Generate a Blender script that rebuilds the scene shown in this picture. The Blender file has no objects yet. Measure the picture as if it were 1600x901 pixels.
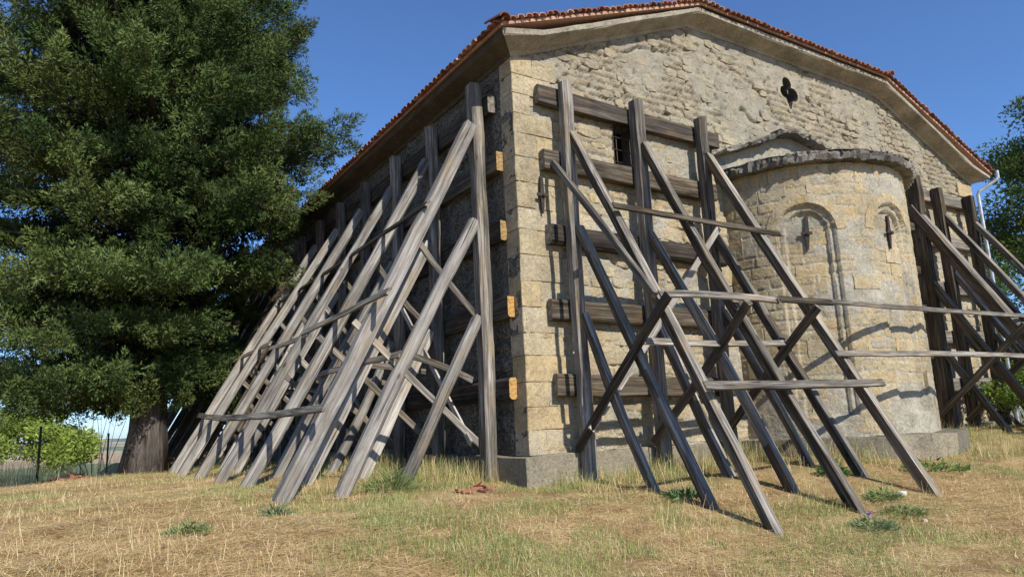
import bpy, math, random
import numpy as np
from mathutils import Vector, Matrix

# ------------------------------------------------------------------ camera, sky, sun, exposure
S = bpy.context.scene
COL = S.collection
cam = bpy.data.cameras.new('camera'); camo = bpy.data.objects.new('camera', cam); COL.objects.link(camo)
yaw, pitch, roll = math.radians(32.793), math.radians(10.884), math.radians(-2.628)
fw = Vector((math.sin(yaw)*math.cos(pitch), math.cos(yaw)*math.cos(pitch), math.sin(pitch)))
rt = Vector((math.cos(yaw), -math.sin(yaw), 0)); up = rt.cross(fw)
r2 = rt*math.cos(roll)+up*math.sin(roll); u2 = -rt*math.sin(roll)+up*math.cos(roll)
M = Matrix((r2, u2, -fw)).transposed().to_4x4(); M.translation = (-4.835, -7.274, 0.819)
camo.matrix_world = M
cam.sensor_width = 36; cam.lens = 36*1110/1600; cam.clip_start = .05; cam.clip_end = 20000
S.camera = camo
SUN_EL, SUN_AZ = math.radians(38), math.radians(2.2)     # azimuth measured from -Y towards +X
sdir = Vector((math.sin(SUN_AZ)*math.cos(SUN_EL), -math.cos(SUN_AZ)*math.cos(SUN_EL), math.sin(SUN_EL)))
W_ = bpy.data.worlds.new('World'); S.world = W_; W_.use_nodes = True
wn = W_.node_tree; wn.nodes.clear()
sky = wn.nodes.new('ShaderNodeTexSky'); sky.sky_type = 'NISHITA'; sky.sun_disc = False
sky.sun_elevation = SUN_EL; sky.sun_rotation = math.radians(180)-SUN_AZ
sky.altitude = 300; sky.air_density = .88; sky.dust_density = 0.; sky.ozone_density = 10
bgn = wn.nodes.new('ShaderNodeBackground'); bgn.inputs[1].default_value = .15
wo = wn.nodes.new('ShaderNodeOutputWorld')
wn.links.new(sky.outputs[0], bgn.inputs[0]); wn.links.new(bgn.outputs[0], wo.inputs[0])
sl = bpy.data.lights.new('sun', 'SUN'); sl.energy = 5.0; sl.angle = math.radians(.53); sl.color = (1, .94, .84)
so = bpy.data.objects.new('sun', sl); COL.objects.link(so); so.rotation_euler = sdir.to_track_quat('Z', 'Y').to_euler()
S.view_settings.view_transform = 'Standard'; S.view_settings.look = 'None'
S.view_settings.exposure = .30; S.view_settings.gamma = 1
S.render.engine = 'CYCLES'

# ------------------------------------------------------------------ helpers
rng = np.random.default_rng(7); random.seed(7)
def smooth(a, b, x):
    t = np.clip((np.asarray(x, float)-a)/(b-a), 0, 1); return t*t*(3-2*t)
_lat = {}
def vnoise(x, y, seed=0):
    if seed not in _lat: _lat[seed] = np.random.default_rng(1000+seed).random((128, 128))
    L = _lat[seed]; x = np.asarray(x, float); y = np.asarray(y, float)
    xi = np.floor(x).astype(int); yi = np.floor(y).astype(int); fx = x-xi; fy = y-yi
    fx = fx*fx*(3-2*fx); fy = fy*fy*(3-2*fy)
    a = L[xi % 128, yi % 128]; b = L[(xi+1) % 128, yi % 128]; c = L[xi % 128, (yi+1) % 128]; d = L[(xi+1) % 128, (yi+1) % 128]
    return (a*(1-fx)+b*fx)*(1-fy)+(c*(1-fx)+d*fx)*fy-.5
def fbm(x, y, oct=4, seed=0):
    s = 0; a = 1
    for o in range(oct):
        s = s+a*vnoise(np.asarray(x)*2**o+17.3*o, np.asarray(y)*2**o+5.1*o, seed+o); a *= .5
    return s
def setp(o, label=None, cat=None, group=None, kind=None):
    if label: o['label'] = label
    if cat: o['category'] = cat
    if group: o['group'] = group
    if kind: o['kind'] = kind
    return o
def empty(name, loc=(0, 0, 0), **k):
    o = bpy.data.objects.new(name, None); o.location = loc; o.empty_display_size = .2; COL.objects.link(o); return setp(o, **k)
def link(name, me, parent=None, loc=None, **k):
    o = bpy.data.objects.new(name, me); COL.objects.link(o)
    if parent is not None:
        o.parent = parent; o.matrix_parent_inverse = WM(parent).inverted()
    if loc is not None: o.location = loc
    return setp(o, **k)
def WM(o):
    m = o.matrix_basis.copy()
    while o.parent is not None:
        m = o.parent.matrix_basis @ o.matrix_parent_inverse @ m if False else (o.parent.matrix_basis @ o.matrix_parent_inverse @ m); o = o.parent
    return m
def mesh(name, V, F, mats, sm=False, mi=None):
    me = bpy.data.meshes.new(name); me.from_pydata([tuple(v) for v in V], [], [tuple(f) for f in F])
    for m in (mats if isinstance(mats, (list, tuple)) else [mats]): me.materials.append(m)
    if mi is not None: me.polygons.foreach_set('material_index', mi)
    if sm: me.polygons.foreach_set('use_smooth', [True]*len(me.polygons))
    me.update(); return me
def npmesh(name, V, F, mat, sm=False, col=None):
    """V (n,3), F (m,k) with constant k; optional per-vertex colour"""
    V = np.asarray(V, np.float32); F = np.asarray(F, np.int32); k = F.shape[1]
    me = bpy.data.meshes.new(name); me.vertices.add(len(V)); me.vertices.foreach_set('co', V.ravel())
    me.loops.add(F.size); me.loops.foreach_set('vertex_index', F.ravel())
    me.polygons.add(len(F)); me.polygons.foreach_set('loop_start', np.arange(0, F.size, k, dtype=np.int32))
    if sm: me.polygons.foreach_set('use_smooth', np.ones(len(F), bool))
    me.update(calc_edges=True)
    if col is not None:
        a = me.color_attributes.new('tint', 'FLOAT_COLOR', 'POINT')
        c4 = np.ones((len(V), 4), np.float32); c4[:, :3] = col; a.data.foreach_set('color', c4.ravel())
    me.materials.append(mat); return me
def gridfaces(nu, nv, keep=None, flip=False):
    i = np.arange(nu-1)[:, None]*nv+np.arange(nv-1)[None, :]
    F = np.stack([i, i+nv, i+nv+1, i+1], -1)
    if flip: F = F[..., ::-1]
    if keep is not None: F = F[keep]
    return F.reshape(-1, 4)
class MB:
    def __init__(s): s.V = []; s.F = []
    def add(s, V, F):
        b = len(s.V); s.V += [tuple(v) for v in V]; s.F += [tuple(i+b for i in f) for f in F]
    def box(s, x0, x1, y0, y1, z0, z1, rot=None, org=None):
        V = [Vector((x, y, z)) for z in (z0, z1) for y in (y0, y1) for x in (x0, x1)]
        if rot is not None: V = [rot@v for v in V]
        if org is not None: V = [v+Vector(org) for v in V]
        s.add(V, [(0, 2, 3, 1), (4, 5, 7, 6), (0, 1, 5, 4), (2, 6, 7, 3), (0, 4, 6, 2), (1, 3, 7, 5)])
    def tube(s, pts, r, n=7):
        pts = [Vector(p) for p in pts]; rr = r if isinstance(r, (list, tuple)) else [r]*len(pts); rings = []
        V = []; F = []; a = None
        for i, p in enumerate(pts):
            d = (pts[min(i+1, len(pts)-1)]-pts[max(i-1, 0)]).normalized()
            if a is None: a = d.orthogonal().normalized()
            a = (a-d*a.dot(d)).normalized(); b = d.cross(a)
            V += [p+(a*math.cos(t)+b*math.sin(t))*rr[i] for t in [2*math.pi*j/n for j in range(n)]]
        for i in range(len(pts)-1):
            F += [(i*n+j, i*n+(j+1) % n, (i+1)*n+(j+1) % n, (i+1)*n+j) for j in range(n)]
        F += [tuple(range(n-1, -1, -1)), tuple(range((len(pts)-1)*n, len(pts)*n))]; s.add(V, F)

# ------------------------------------------------------------------ materials
class NT:
    def __init__(s, name, rough=.9, spec=.2):
        s.m = bpy.data.materials.new(name); s.m.use_nodes = True; s.t = s.m.node_tree; s.p = s.t.nodes['Principled BSDF']
        s.p.inputs['Roughness'].default_value = rough; s.p.inputs['Specular IOR Level'].default_value = spec
    def n(s, typ, ins=None, **props):
        nd = s.t.nodes.new(typ)
        for k, v in props.items(): setattr(nd, k, v)
        for k, v in (ins or {}).items():
            if isinstance(v, bpy.types.NodeSocket): s.t.links.new(v, nd.inputs[k])
            else: nd.inputs[k].default_value = v
        return nd
    def coord(s, kind='Object', scale=(1, 1, 1), off=None):
        c = s.n('ShaderNodeTexCoord').outputs[kind]
        if off is not None: c = s.n('ShaderNodeVectorMath', {0: c, 1: off}, operation='ADD').outputs[0]
        return s.n('ShaderNodeMapping', {'Vector': c, 'Scale': scale}).outputs[0]
    def noise(s, vec, sc=1., det=5., rough=.6, dist=0.):
        return s.n('ShaderNodeTexNoise', {'Vector': vec, 'Scale': sc, 'Detail': det, 'Roughness': rough, 'Distortion': dist}).outputs['Fac']
    def ramp(s, fac, stops, interp='LINEAR'):
        r = s.n('ShaderNodeValToRGB', {'Fac': fac}); cr = r.color_ramp; cr.interpolation = interp
        while len(cr.elements) < len(stops): cr.elements.new(.5)
        for e, (p, c) in zip(cr.elements, stops):
            e.position = p; e.color = (c, c, c, 1) if isinstance(c, (int, float)) else (*c, 1)
        return r.outputs[0]
    def mix(s, f, a, b, bt='MIX'):
        nd = s.n('ShaderNodeMix', data_type='RGBA', blend_type=bt)
        for i, v in ((0, f), (6, a), (7, b)):
            if isinstance(v, bpy.types.NodeSocket): s.t.links.new(v, nd.inputs[i])
            else: nd.inputs[i].default_value = v if i == 0 else (*v, 1)
        return nd.outputs[2]
    def math(s, op, a, b=0.):
        return s.n('ShaderNodeMath', {0: a, 1: b}, operation=op).outputs[0]
    def done(s, color, height=None, strength=.5, dist=.02):
        if isinstance(color, bpy.types.NodeSocket): s.t.links.new(color, s.p.inputs['Base Color'])
        else: s.p.inputs['Base Color'].default_value = (*color, 1)
        if height is not None:
            b = s.n('ShaderNodeBump', {'Height': height, 'Strength': strength, 'Distance': dist}); s.t.links.new(b.outputs[0], s.p.inputs['Normal'])
        return s.m

def wood(name, lo, mid, hi, warm=.3, wcol=(.42, .29, .14)):
    t = NT(name, .9, .06); oi = t.n('ShaderNodeObjectInfo').outputs['Random']
    off = t.n('ShaderNodeCombineXYZ', {0: t.math('MULTIPLY', oi, 31.), 1: t.math('MULTIPLY', oi, 57.), 2: t.math('MULTIPLY', oi, 91.)}).outputs[0]
    g = t.noise(t.coord('Object', (26, 26, 1.1), off), 1, 7, .65, .6)
    fine = t.noise(t.coord('Object', (110, 110, 3.), off), 1, 4, .6)
    col = t.ramp(g, [(.30, lo), (.50, mid), (.68, hi)])
    blotch = t.noise(t.coord('Object', (5, 5, 1.6), off), 1, 4, .6)
    col = t.mix(t.math('MULTIPLY', t.ramp(blotch, [(.52, 0.), (.72, 1.)]), warm), col, wcol)
    dark = t.ramp(t.noise(t.coord('Object', (3, 3, .9), off), 1, 5, .7), [(.30, .45), (.55, 1.)])
    col = t.mix(1., col, dark, 'MULTIPLY')
    crack = t.ramp(t.noise(t.coord('Object', (40, 40, .7), off), 1, 3, .5, .3), [(.655, 1.), (.70, .22)])
    col = t.mix(1., col, crack, 'MULTIPLY')
    vo = t.n('ShaderNodeTexVoronoi', {'Vector': t.coord('Object', (4.2, 4.2, 1.9), off), 'Scale': 1.}).outputs['Distance']
    knot = t.ramp(vo, [(.05, .28), (.11, 1.)]); col = t.mix(.8, col, knot, 'MULTIPLY')
    br = t.math('ADD', .62, t.math('MULTIPLY', oi, .62)); bc = t.n('ShaderNodeCombineColor', {0: br, 1: br, 2: br}).outputs[0]
    col = t.mix(1., col, bc, 'MULTIPLY')
    h = t.math('ADD', t.math('MULTIPLY', g, 1.), t.math('ADD', t.math('MULTIPLY', fine, .35), t.math('MULTIPLY', crack, .7)))
    return t.done(col, h, .6, .012)
M_pale = wood('pale weathered wood', (.13, .118, .105), (.335, .312, .28), (.58, .55, .50), .4)
M_grey = wood('grey weathered wood', (.060, .053, .045), (.20, .18, .152), (.45, .415, .36), .4)
M_brown = wood('brown black wood', (.028, .023, .017), (.092, .076, .056), (.235, .20, .155), .45, (.20, .125, .06))
M_dark = wood('dark weathered wood', (.024, .021, .018), (.066, .058, .049), (.15, .13, .108), .25, (.30, .17, .08))
t = NT('cut wood end', .8); M_end = t.done(t.ramp(t.noise(t.coord('Object', (12, 30, 12)), 1, 5, .7), [(.32, (.12, .065, .025)), (.47, (.40, .225, .075)), (.68, (.56, .35, .13))]))
t = NT('browned wood end', .85); M_end2 = t.done(t.ramp(t.noise(t.coord('Object', (14, 30, 14)), 1, 5, .7), [(.32, (.09, .06, .03)), (.5, (.30, .20, .085)), (.7, (.46, .33, .15))]))
t = NT('grey wood end', .85); M_gend = t.done(t.ramp(t.noise(t.coord('Object', (14, 14, 14)), 1, 4), [(.35, (.07, .06, .05)), (.65, (.26, .23, .19))]))

def stone(name, cols, lichen=.25, bump=.5, rnd='obj', sc=1., stain=None, mort=None, pepper=.5, dim=.84):
    t = NT(name, .93, .12); co = t.n('ShaderNodeNewGeometry')
    pos = co.outputs['Position']
    if rnd == 'attr':
        at = t.n('ShaderNodeSeparateColor', {0: t.n('ShaderNodeAttribute', attribute_name='tint').outputs['Color']}); r = at.outputs[1]
    else: r = t.n('ShaderNodeObjectInfo').outputs['Random'] if rnd == 'obj' else co.outputs['Random Per Island']
    n1 = t.noise(t.n('ShaderNodeMapping', {'Vector': pos, 'Scale': (3*sc, 3*sc, 4*sc)}).outputs[0], 1, 6, .62)
    n2 = t.noise(pos, 28*sc, 6, .68); n3 = t.noise(pos, 120*sc, 3, .6)
    if rnd:
        f = t.math('ADD', t.math('MULTIPLY', r, .75), t.math('MULTIPLY', n1, .35))
    else: f = n1
    cols = [tuple(np.array(c_)*dim*(.92+.0*i_)+np.array(c_).mean()*dim*.08) for i_, c_ in enumerate(cols)]
    k = len(cols); col = t.ramp(f, [(.12+.76*i/(k-1), c) for i, c in enumerate(cols)])
    if rnd == 'attr':
        mk = t.ramp(t.math('ADD', at.outputs[0], t.math('MULTIPLY', t.math('SUBTRACT', t.noise(pos, 11, 5, .7), .5), 1.3)), [(.40, 0.), (.62, 1.)])
        col = t.mix(mk, t.ramp(n1, [(.3, mort[0]), (.7, mort[1])]), col)
    col = t.mix(.7, col, t.ramp(n2, [(.30, .5), (.62, 1.2)]), 'MULTIPLY')
    col = t.mix(.6, col, t.ramp(t.noise(pos, 1.6*sc, 6, .7), [(.34, .55), (.55, 1.08)]), 'MULTIPLY')
    col = t.mix(t.math('MULTIPLY', t.ramp(t.noise(pos, 6*sc, 6, .72), [(.56, 0.), (.70, 1.)]), lichen), col, (.115, .105, .085))
    col = t.mix(t.math('MULTIPLY', t.ramp(t.noise(pos, 9*sc, 5, .75, .5), [(.64, 0.), (.70, 1.)]), .5), col, (.50, .475, .40))
    if stain: col = stain(t, col, pos)
    pm_ = t.math('MULTIPLY', t.ramp(t.noise(pos, 46*sc, 4, .75), [(.56, 0.), (.64, 1.)]), t.ramp(t.noise(pos, 2.3*sc, 4, .6), [(.46, 0.), (.58, 1.)]))
    col = t.mix(t.math('MULTIPLY', pm_, pepper), col, (.07, .06, .048))
    h = t.math('ADD', n2, t.math('MULTIPLY', n3, .4))
    return t.done(col, h, bump, .02)
def gable_grey(t, col, pos):
    z = t.n('ShaderNodeSeparateXYZ', {0: pos}).outputs[2]
    wob = t.math('ADD', z, t.math('MULTIPLY', t.noise(pos, .9, 4, .6), 2.2))
    f = t.ramp(t.math('MULTIPLY', t.math('SUBTRACT', wob, 5.3), .7), [(0., 0.), (1., 1.)])
    return t.mix(t.math('MULTIPLY', f, .62), col, t.ramp(t.noise(pos, 4.5, 7, .7), [(.30, (.11, .10, .082)), (.47, (.235, .21, .16)), (.58, (.31, .275, .205)), (.72, (.40, .36, .27))]))
RUB = [(.40, .325, .20), (.50, .415, .26), (.56, .475, .31), (.54, .42, .235), (.46, .405, .29)]
MORT = ((.33, .30, .235), (.45, .415, .33))
M_mortar = stone('lime pointed rubble', [(.30, .245, .15), (.45, .375, .24), (.53, .45, .30), (.50, .38, .21), (.42, .375, .28)], .5, 1., 'attr', 1., gable_grey, MORT, .75)
M_rubble = stone('rubble stone', RUB, .45, .9, 'obj', 1., gable_grey)
M_rubbleI = stone('rubble stone mass', RUB, .4, .9, 'isl', 1., gable_grey)
M_quoin = stone('ashlar sandstone', [(.42, .34, .205), (.54, .44, .27), (.50, .425, .29), (.56, .42, .215), (.46, .385, .25)], .5, .8, 'obj', 1., None, None, .9)
M_apse = stone('apse coursed stone', [(.34, .275, .165), (.47, .39, .24), (.54, .455, .295), (.53, .405, .22), (.45, .405, .30)], .4, .9, 'attr', 1., None, MORT, .6)
M_ash = stone('apse ashlar', [(.40, .33, .20), (.52, .42, .24), (.56, .41, .20), (.50, .43, .29), (.58, .47, .29)], .4, .8, 'obj')
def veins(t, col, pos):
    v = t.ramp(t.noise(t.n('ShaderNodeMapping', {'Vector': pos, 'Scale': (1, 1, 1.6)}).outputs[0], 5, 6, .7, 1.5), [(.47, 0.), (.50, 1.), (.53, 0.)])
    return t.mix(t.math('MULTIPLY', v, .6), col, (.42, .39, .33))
M_side = stone('weathered shade darkened side stone', [(.066, .061, .05), (.11, .10, .082), (.18, .16, .125)], .45, .9, None, 1., veins)  # weathered stone, colour deepened further for the shade on this side
M_plinth = stone('lichened plinth stone', [(.20, .18, .135), (.30, .265, .195), (.37, .32, .22)], .8, 1., 'obj', 1., None, None, .95)
M_slab = stone('dark stone slab', [(.12, .11, .095), (.24, .22, .185), (.34, .31, .25)], .5, .9, 'obj')
M_eave = stone('shade darkened cornice', [(.055, .045, .034), (.10, .082, .06), (.16, .13, .095)], .5, .6, None)  # side cornice colour darkened to paint the shade under the eaves
M_corn = stone('cement cornice', [(.24, .205, .15), (.38, .335, .25), (.52, .47, .37)], .6, .6, None)
t = NT('terracotta tile', .8); oi = t.n('ShaderNodeObjectInfo').outputs['Random']; ps = t.n('ShaderNodeNewGeometry').outputs['Position']
c_ = t.ramp(oi, [(0., (.15, .065, .042)), (.35, (.30, .125, .08)), (.75, (.38, .17, .105)), (1., (.46, .29, .21))])
c_ = t.mix(t.math('MULTIPLY', t.ramp(t.noise(ps, 14, 5, .7), [(.5, 0.), (.66, 1.)]), .7), c_, (.12, .08, .06)); M_tile = t.done(c_, t.noise(ps, 60, 4), .4)
t = NT('black iron', .6, .4); M_iron = t.done(t.ramp(t.noise(t.coord('Object'), 22, 4), [(.4, (.012, .011, .010)), (.7, (.06, .035, .022))]))
t = NT('galvanised pipe', .45, .5); t.p.inputs['Metallic'].default_value = .6; M_zinc = t.done(t.ramp(t.noise(t.coord('Object'), 7, 4), [(.35, (.30, .32, .34)), (.65, (.55, .57, .58))]))
t = NT('dark room', .95); M_void = t.done((.012, .012, .013))
t = NT('bark', .95, .1); cc = t.coord('Object', (9, 9, 1.3)); nb = t.noise(cc, 1, 7, .68, .8)
M_bark = t.done(t.ramp(nb, [(.32, (.03, .025, .021)), (.52, (.105, .09, .077)), (.70, (.21, .185, .16))]), nb, 1., .06)
def leafmat(name, trans=.25, rough=.55, mul=1.):
    t = NT(name, .8, .05); a = t.n('ShaderNodeAttribute', attribute_name='tint').outputs['Color']
    t.done(a); o = t.t.nodes['Material Output']
    tr = t.n('ShaderNodeBsdfTranslucent', {'Color': a}); mx = t.n('ShaderNodeMixShader', {0: trans, 1: t.p.outputs[0], 2: tr.outputs[0]})
    t.t.links.new(mx.outputs[0], o.inputs[0]); return t.m
M_leaf = leafmat('leaf', .3); M_needle = leafmat('cypress foliage', .06, .65); M_grass = leafmat('grass blade', .28, .7)

# ------------------------------------------------------------------ terrain
LX, WX, LY = 0., 12.2, 18.0          # church footprint x 0..12.2, y 0..18
def GZ(x, y):
    x = np.asarray(x, float); y = np.asarray(y, float)
    z = np.interp(y, [-400, -40, -12, -7.3, -5, -3, -2.2, -1.4, -.3, .5, 3, 8, 14, 40], [-30, -4.2, -1.25, -.74, -.46, -.20, -.05, .09, .15, .18, .23, .22, .2, .1])
    z = z+.04*(np.clip(x, -.5, 7)-1.5)*smooth(1.2, -.6, y)
    s = (y-8.3)-.75*(x+3.35)
    w = smooth(-3., -4.2, x)
    z = z-w*.045*np.clip(s, 0, 60)**1.15
    d = np.hypot(x-3, y-5)
    z = z-.16*np.clip(d-17, 0, 180)
    z = np.maximum(z, -27)
    far = smooth(250, 900, d)
    hills = 27*smooth(1500, 4800, d)*(.5+1.1*fbm(x/900., y/900., 3, 40))+smooth(4000, 7500, d)*75*(.5+.9*fbm(x/1700.+3, y/1700., 3, 50))
    z = z*(1-far)+far*(-27+3*fbm(x/200., y/200., 3, 30)+hills)
    near = np.exp(-(d/30.)**2)
    return z+near*(.05*fbm(x*.9, y*.9, 3, 3)+.022*fbm(x*4, y*4, 2, 8))
def axis(a, b, st, lim):
    c = list(np.arange(a, b+1e-6, st)); s = st
    v = b; hi = []
    while v < lim: s *= 1.16; v += s; hi.append(v)
    s = st; v = a; lo = []
    while v > -lim: s *= 1.16; v -= s; lo.append(v)
    return np.array(lo[::-1]+c+hi)
gx = axis(-9, 11, .11, 9500); gy = axis(-7, 13, .11, 9500)
GX, GY = np.meshgrid(gx, gy, indexing='ij')
t = NT('dry meadow ground', .98, .05); pos = t.n('ShaderNodeNewGeometry').outputs['Position']
near = t.ramp(t.noise(pos, 2.2, 8, .72), [(.30, (.20, .125, .06)), (.46, (.40, .275, .13)), (.60, (.54, .41, .20)), (.75, (.28, .27, .10))])
near = t.mix(t.ramp(t.noise(pos, 45, 4, .7), [(.35, .8), (.6, 0.)]), near, (.13, .085, .04))
near = t.mix(t.math('MULTIPLY', t.ramp(t.noise(pos, .8, 5, .65), [(.52, 0.), (.66, 1.)]), .6), near, (.17, .185, .065))
vf = t.n('ShaderNodeTexVoronoi', {'Vector': t.n('ShaderNodeMapping', {'Vector': pos, 'Scale': (.0045, .0022, 0), 'Rotation': (0, 0, .5)}).outputs[0], 'Scale': 1.}).outputs['Color']
fv = t.n('ShaderNodeSeparateColor', {0: vf}).outputs[0]
farc = t.ramp(fv, [(0., (.40, .30, .17)), (.3, (.46, .37, .22)), (.5, (.10, .15, .06)), (.68, (.36, .26, .15)), (.85, (.16, .19, .08))], 'CONSTANT')
dd = t.n('ShaderNodeVectorMath', {0: pos}, operation='LENGTH').outputs['Value']
gcol = t.mix(t.ramp(t.math('MULTIPLY', dd, .005), [(.2, 0.), (.7, 1.)]), near, farc)
M_ground = t.done(gcol, t.noise(pos, 30, 6, .7), .8, .03)
ground = link('ground', npmesh('ground', np.stack([GX, GY, GZ(GX, GY)], -1).reshape(-1, 3), gridfaces(len(gx), len(gy)), M_ground, True), kind='structure')

# ------------------------------------------------------------------ the church
church = empty('church', (6.1, 0, 0), label='old stone church with rounded apse, cracked gable wall and red tiled roof', cat='church')
EZ, MZ = 5.68, 7.10                   # wall top at the eaves and along the clipped gable
XA, XB = 3.45, 8.75
def topz(x): return np.interp(x, [0, XA, XB, WX], [EZ, MZ, MZ, EZ])
TRE = [(5.93, 6.64, .128), (5.83, 6.46, .115), (6.09, 6.45, .135)]      # lobes of the trefoil
def in_tre(x, z):
    r = np.zeros_like(x, bool)
    for cx_, cz_, rr in TRE: r |= (x-cx_)**2+(z-cz_)**2 < rr*rr
    r |= (np.abs(x-5.96) < .02+.42*np.clip(z-6.14, 0, .25)) & (z > 6.14) & (z < 6.44)
    return r
WIN = (1.70, 2.30, 4.36, 5.16)
def in_win(x, z): return (x > WIN[0]) & (x < WIN[1]) & (z > WIN[2]) & (z < WIN[3])
cracks = [[(.25, 5.45), (.6, 5.42), (1.0, 5.5), (1.25, 5.32), (1.7, 5.25)], [(2.0, 6.2), (2.35, 6.42), (2.9, 6.48), (3.3, 6.62), (3.7, 6.78)],
          [(3.9, 6.85), (4.6, 6.55), (5.2, 6.3), (5.5, 6.0)], [(6.5, 6.5), (6.9, 6.2), (7.6, 5.9), (8.1, 5.5)], [(9, 6.5), (9.6, 6.1), (10.2, 5.8), (10.9, 5.2)],
          [(1.3, 3.05), (1.7, 2.9), (2.4, 2.95), (2.9, 2.75)], [(3.55, 4.7), (3.75, 4.2), (3.6, 3.7), (3.8, 3.0)], [(4.6, 5.9), (4.9, 5.7), (5.3, 5.8)], [(.5, 3.7), (.8, 3.4), (.75, 3.0)]]
def crackfield(x, z):
    h = np.zeros_like(x); zz = z+.06*vnoise(x*9, z*9, 60); xx = x+.06*vnoise(x*9+40, z*9, 61)
    for pl in cracks:
        for (a, b), (c, d) in zip(pl[:-1], pl[1:]):
            dx, dz = c-a, d-b; tt = np.clip(((xx-a)*dx+(zz-b)*dz)/(dx*dx+dz*dz), 0, 1)
            q = np.hypot(xx-a-tt*dx, zz-b-tt*dz); h = np.maximum(h, smooth(.038, .010, q)*(.65+vnoise(x*5, z*5, 63)))
    return h
def cells(x, z, ch=.17, seed=300):
    """warped coursed masonry: returns joint nearness 0..1 and a random value per stone"""
    xw = x+.07*fbm(x*2.5, z*2.5, 2, seed); zw = z+.05*fbm(x*1.3, z*2.2, 2, seed+3)
    row = np.floor(zw/ch); fr = zw/ch-row; w = ch*(1.4+1.1*(vnoise(row*7.7, row*0+.5, seed+5)+.5))
    xs = xw/w+7.3*vnoise(row*3.1, row*0, seed+6); cl = np.floor(xs); fx = xs-cl
    dj = np.minimum(np.minimum(fr, 1-fr)*ch, np.minimum(fx, 1-fx)*w)
    val = vnoise(cl*5.3+.5, row*3.7+.5, seed+7)+.5
    return dj, val
def masonry(x, z):
    up_ = smooth(4.6, 5.4, z+.5*fbm(x*.7, z*.7, 2, 92)); dj, val = cells(x, z, .155, 300); dj2, val2 = cells(x, z, .115, 340)
    k_ = up_ > .5; dj = np.where(k_, dj2, dj); val = np.where(k_, val2, val)
    bare = smooth(-.14, .08, fbm(x*1.3+5, z*1.5, 3, 95)+.06*(1-up_)+.03)
    return up_, dj+.014*fbm(x*14, z*14, 2, 97), val, bare
def relief(x, z):
    up_, dj, val, bare = masonry(x, z)
    h = .014*fbm(x*1.7, z*1.9, 3, 70)+.008*fbm(x*6, z*8, 2, 75)+.011*fbm(x*18, z*24, 3, 80)
    h = h+bare*((.020+.016*up_)*(val-.45)-(.034+.018*up_)*smooth(.022, .0, dj))
    rid = np.abs(fbm(x*2.6, z*5.0, 3, 85)); h = h-.030*smooth(.022, .0, rid)*(.2+.8*up_)
    pit = vnoise(x*9, z*13, 90); h = h-.040*smooth(.36, .44, pit)*(.35+up_)
    return h
nu, nv = 560, 310
u = np.linspace(0.02, WX-.02, nu)[:, None]*np.ones((1, nv)); v = np.linspace(0, 1, nv)[None, :]*np.ones((nu, 1))
zt = topz(u)+.05; z = .36+v*(zt-.36)
yy = -relief(u, z)+.08*crackfield(u, z)
_u, dj_, val_, bare_ = masonry(u, z); gtint = np.stack([bare_*smooth(.004, .022, dj_), val_, 0*val_], -1)
uc = .25*(u[1:, 1:]+u[:-1, 1:]+u[1:, :-1]+u[:-1, :-1]); zc = .25*(z[1:, 1:]+z[:-1, 1:]+z[1:, :-1]+z[:-1, :-1])
keep = ~(in_tre(uc, zc) | in_win(uc, zc))
gable = link('gable_wall', npmesh('gable_wall', np.stack([u, yy, z], -1).reshape(-1, 3), gridfaces(nu, nv, keep), M_mortar, True, gtint.reshape(-1, 3)), church)

# unit stones: an irregular face in the x-z plane, front towards -Y
def unit_stone(k, n=10, p=5., name='stone', mat=None, bev=.90):
    r = np.random.default_rng(k); a = (np.arange(n)+r.uniform(-.28, .28, n))*2*np.pi/n
    rad = (np.abs(np.cos(a))**p+np.abs(np.sin(a))**p)**(-1/p)*r.uniform(.86, 1.06, n)*.5
    ox, oz = rad*np.cos(a), rad*np.sin(a); V = []; F = []
    for sc, y in ((1.02, .9), (1, .12), (bev, -.1)):
        for i in range(n): V.append((ox[i]*sc, y+(r.uniform(-.12, .12) if y < .2 else 0), oz[i]*sc))
    V.append((r.uniform(-.1, .1), -.16, r.uniform(-.1, .1)))
    for l in (0, 1): F += [(l*n+i, (l+1)*n+i, (l+1)*n+(i+1) % n, l*n+(i+1) % n) for i in range(n)]
    F += [(2*n+i, 3*n, 2*n+(i+1) % n) for i in range(n)]
    return np.array(V), F
def unit_block(k, mat, name):
    """dressed block: nearly rectangular, centre at the origin, front at y=0"""
    r = np.random.default_rng(k); V = []; F = []; pts = []
    for sx, sz in ((-1, -1), (0, -1), (1, -1), (1, 0), (1, 1), (0, 1), (-1, 1), (-1, 0)):
        pts.append((sx*.5+r.uniform(-.012, .012), sz*.5+r.uniform(-.02, .02)))
    n = 8
    for sc, y in ((1, 1.), (1, .035), (.972, 0.)):
        for a, b in pts: V.append((a*sc, y+(r.uniform(-.02, .02) if y < .5 else 0), b*sc))
    V.append((r.uniform(-.15, .15), r.uniform(-.035, .01), r.uniform(-.15, .15)))
    for l in (0, 1): F += [(l*n+i, (l+1)*n+i, (l+1)*n+(i+1) % n, l*n+(i+1) % n) for i in range(n)]
    F += [(2*n+i, 3*n, 2*n+(i+1) % n) for i in range(n)]
    return mesh(name, V, F, mat)
variants = [unit_stone(i) for i in range(14)]
smeshes = [mesh('rubble_stone', v_, f_, M_rubble) for v_, f_ in variants]
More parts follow.
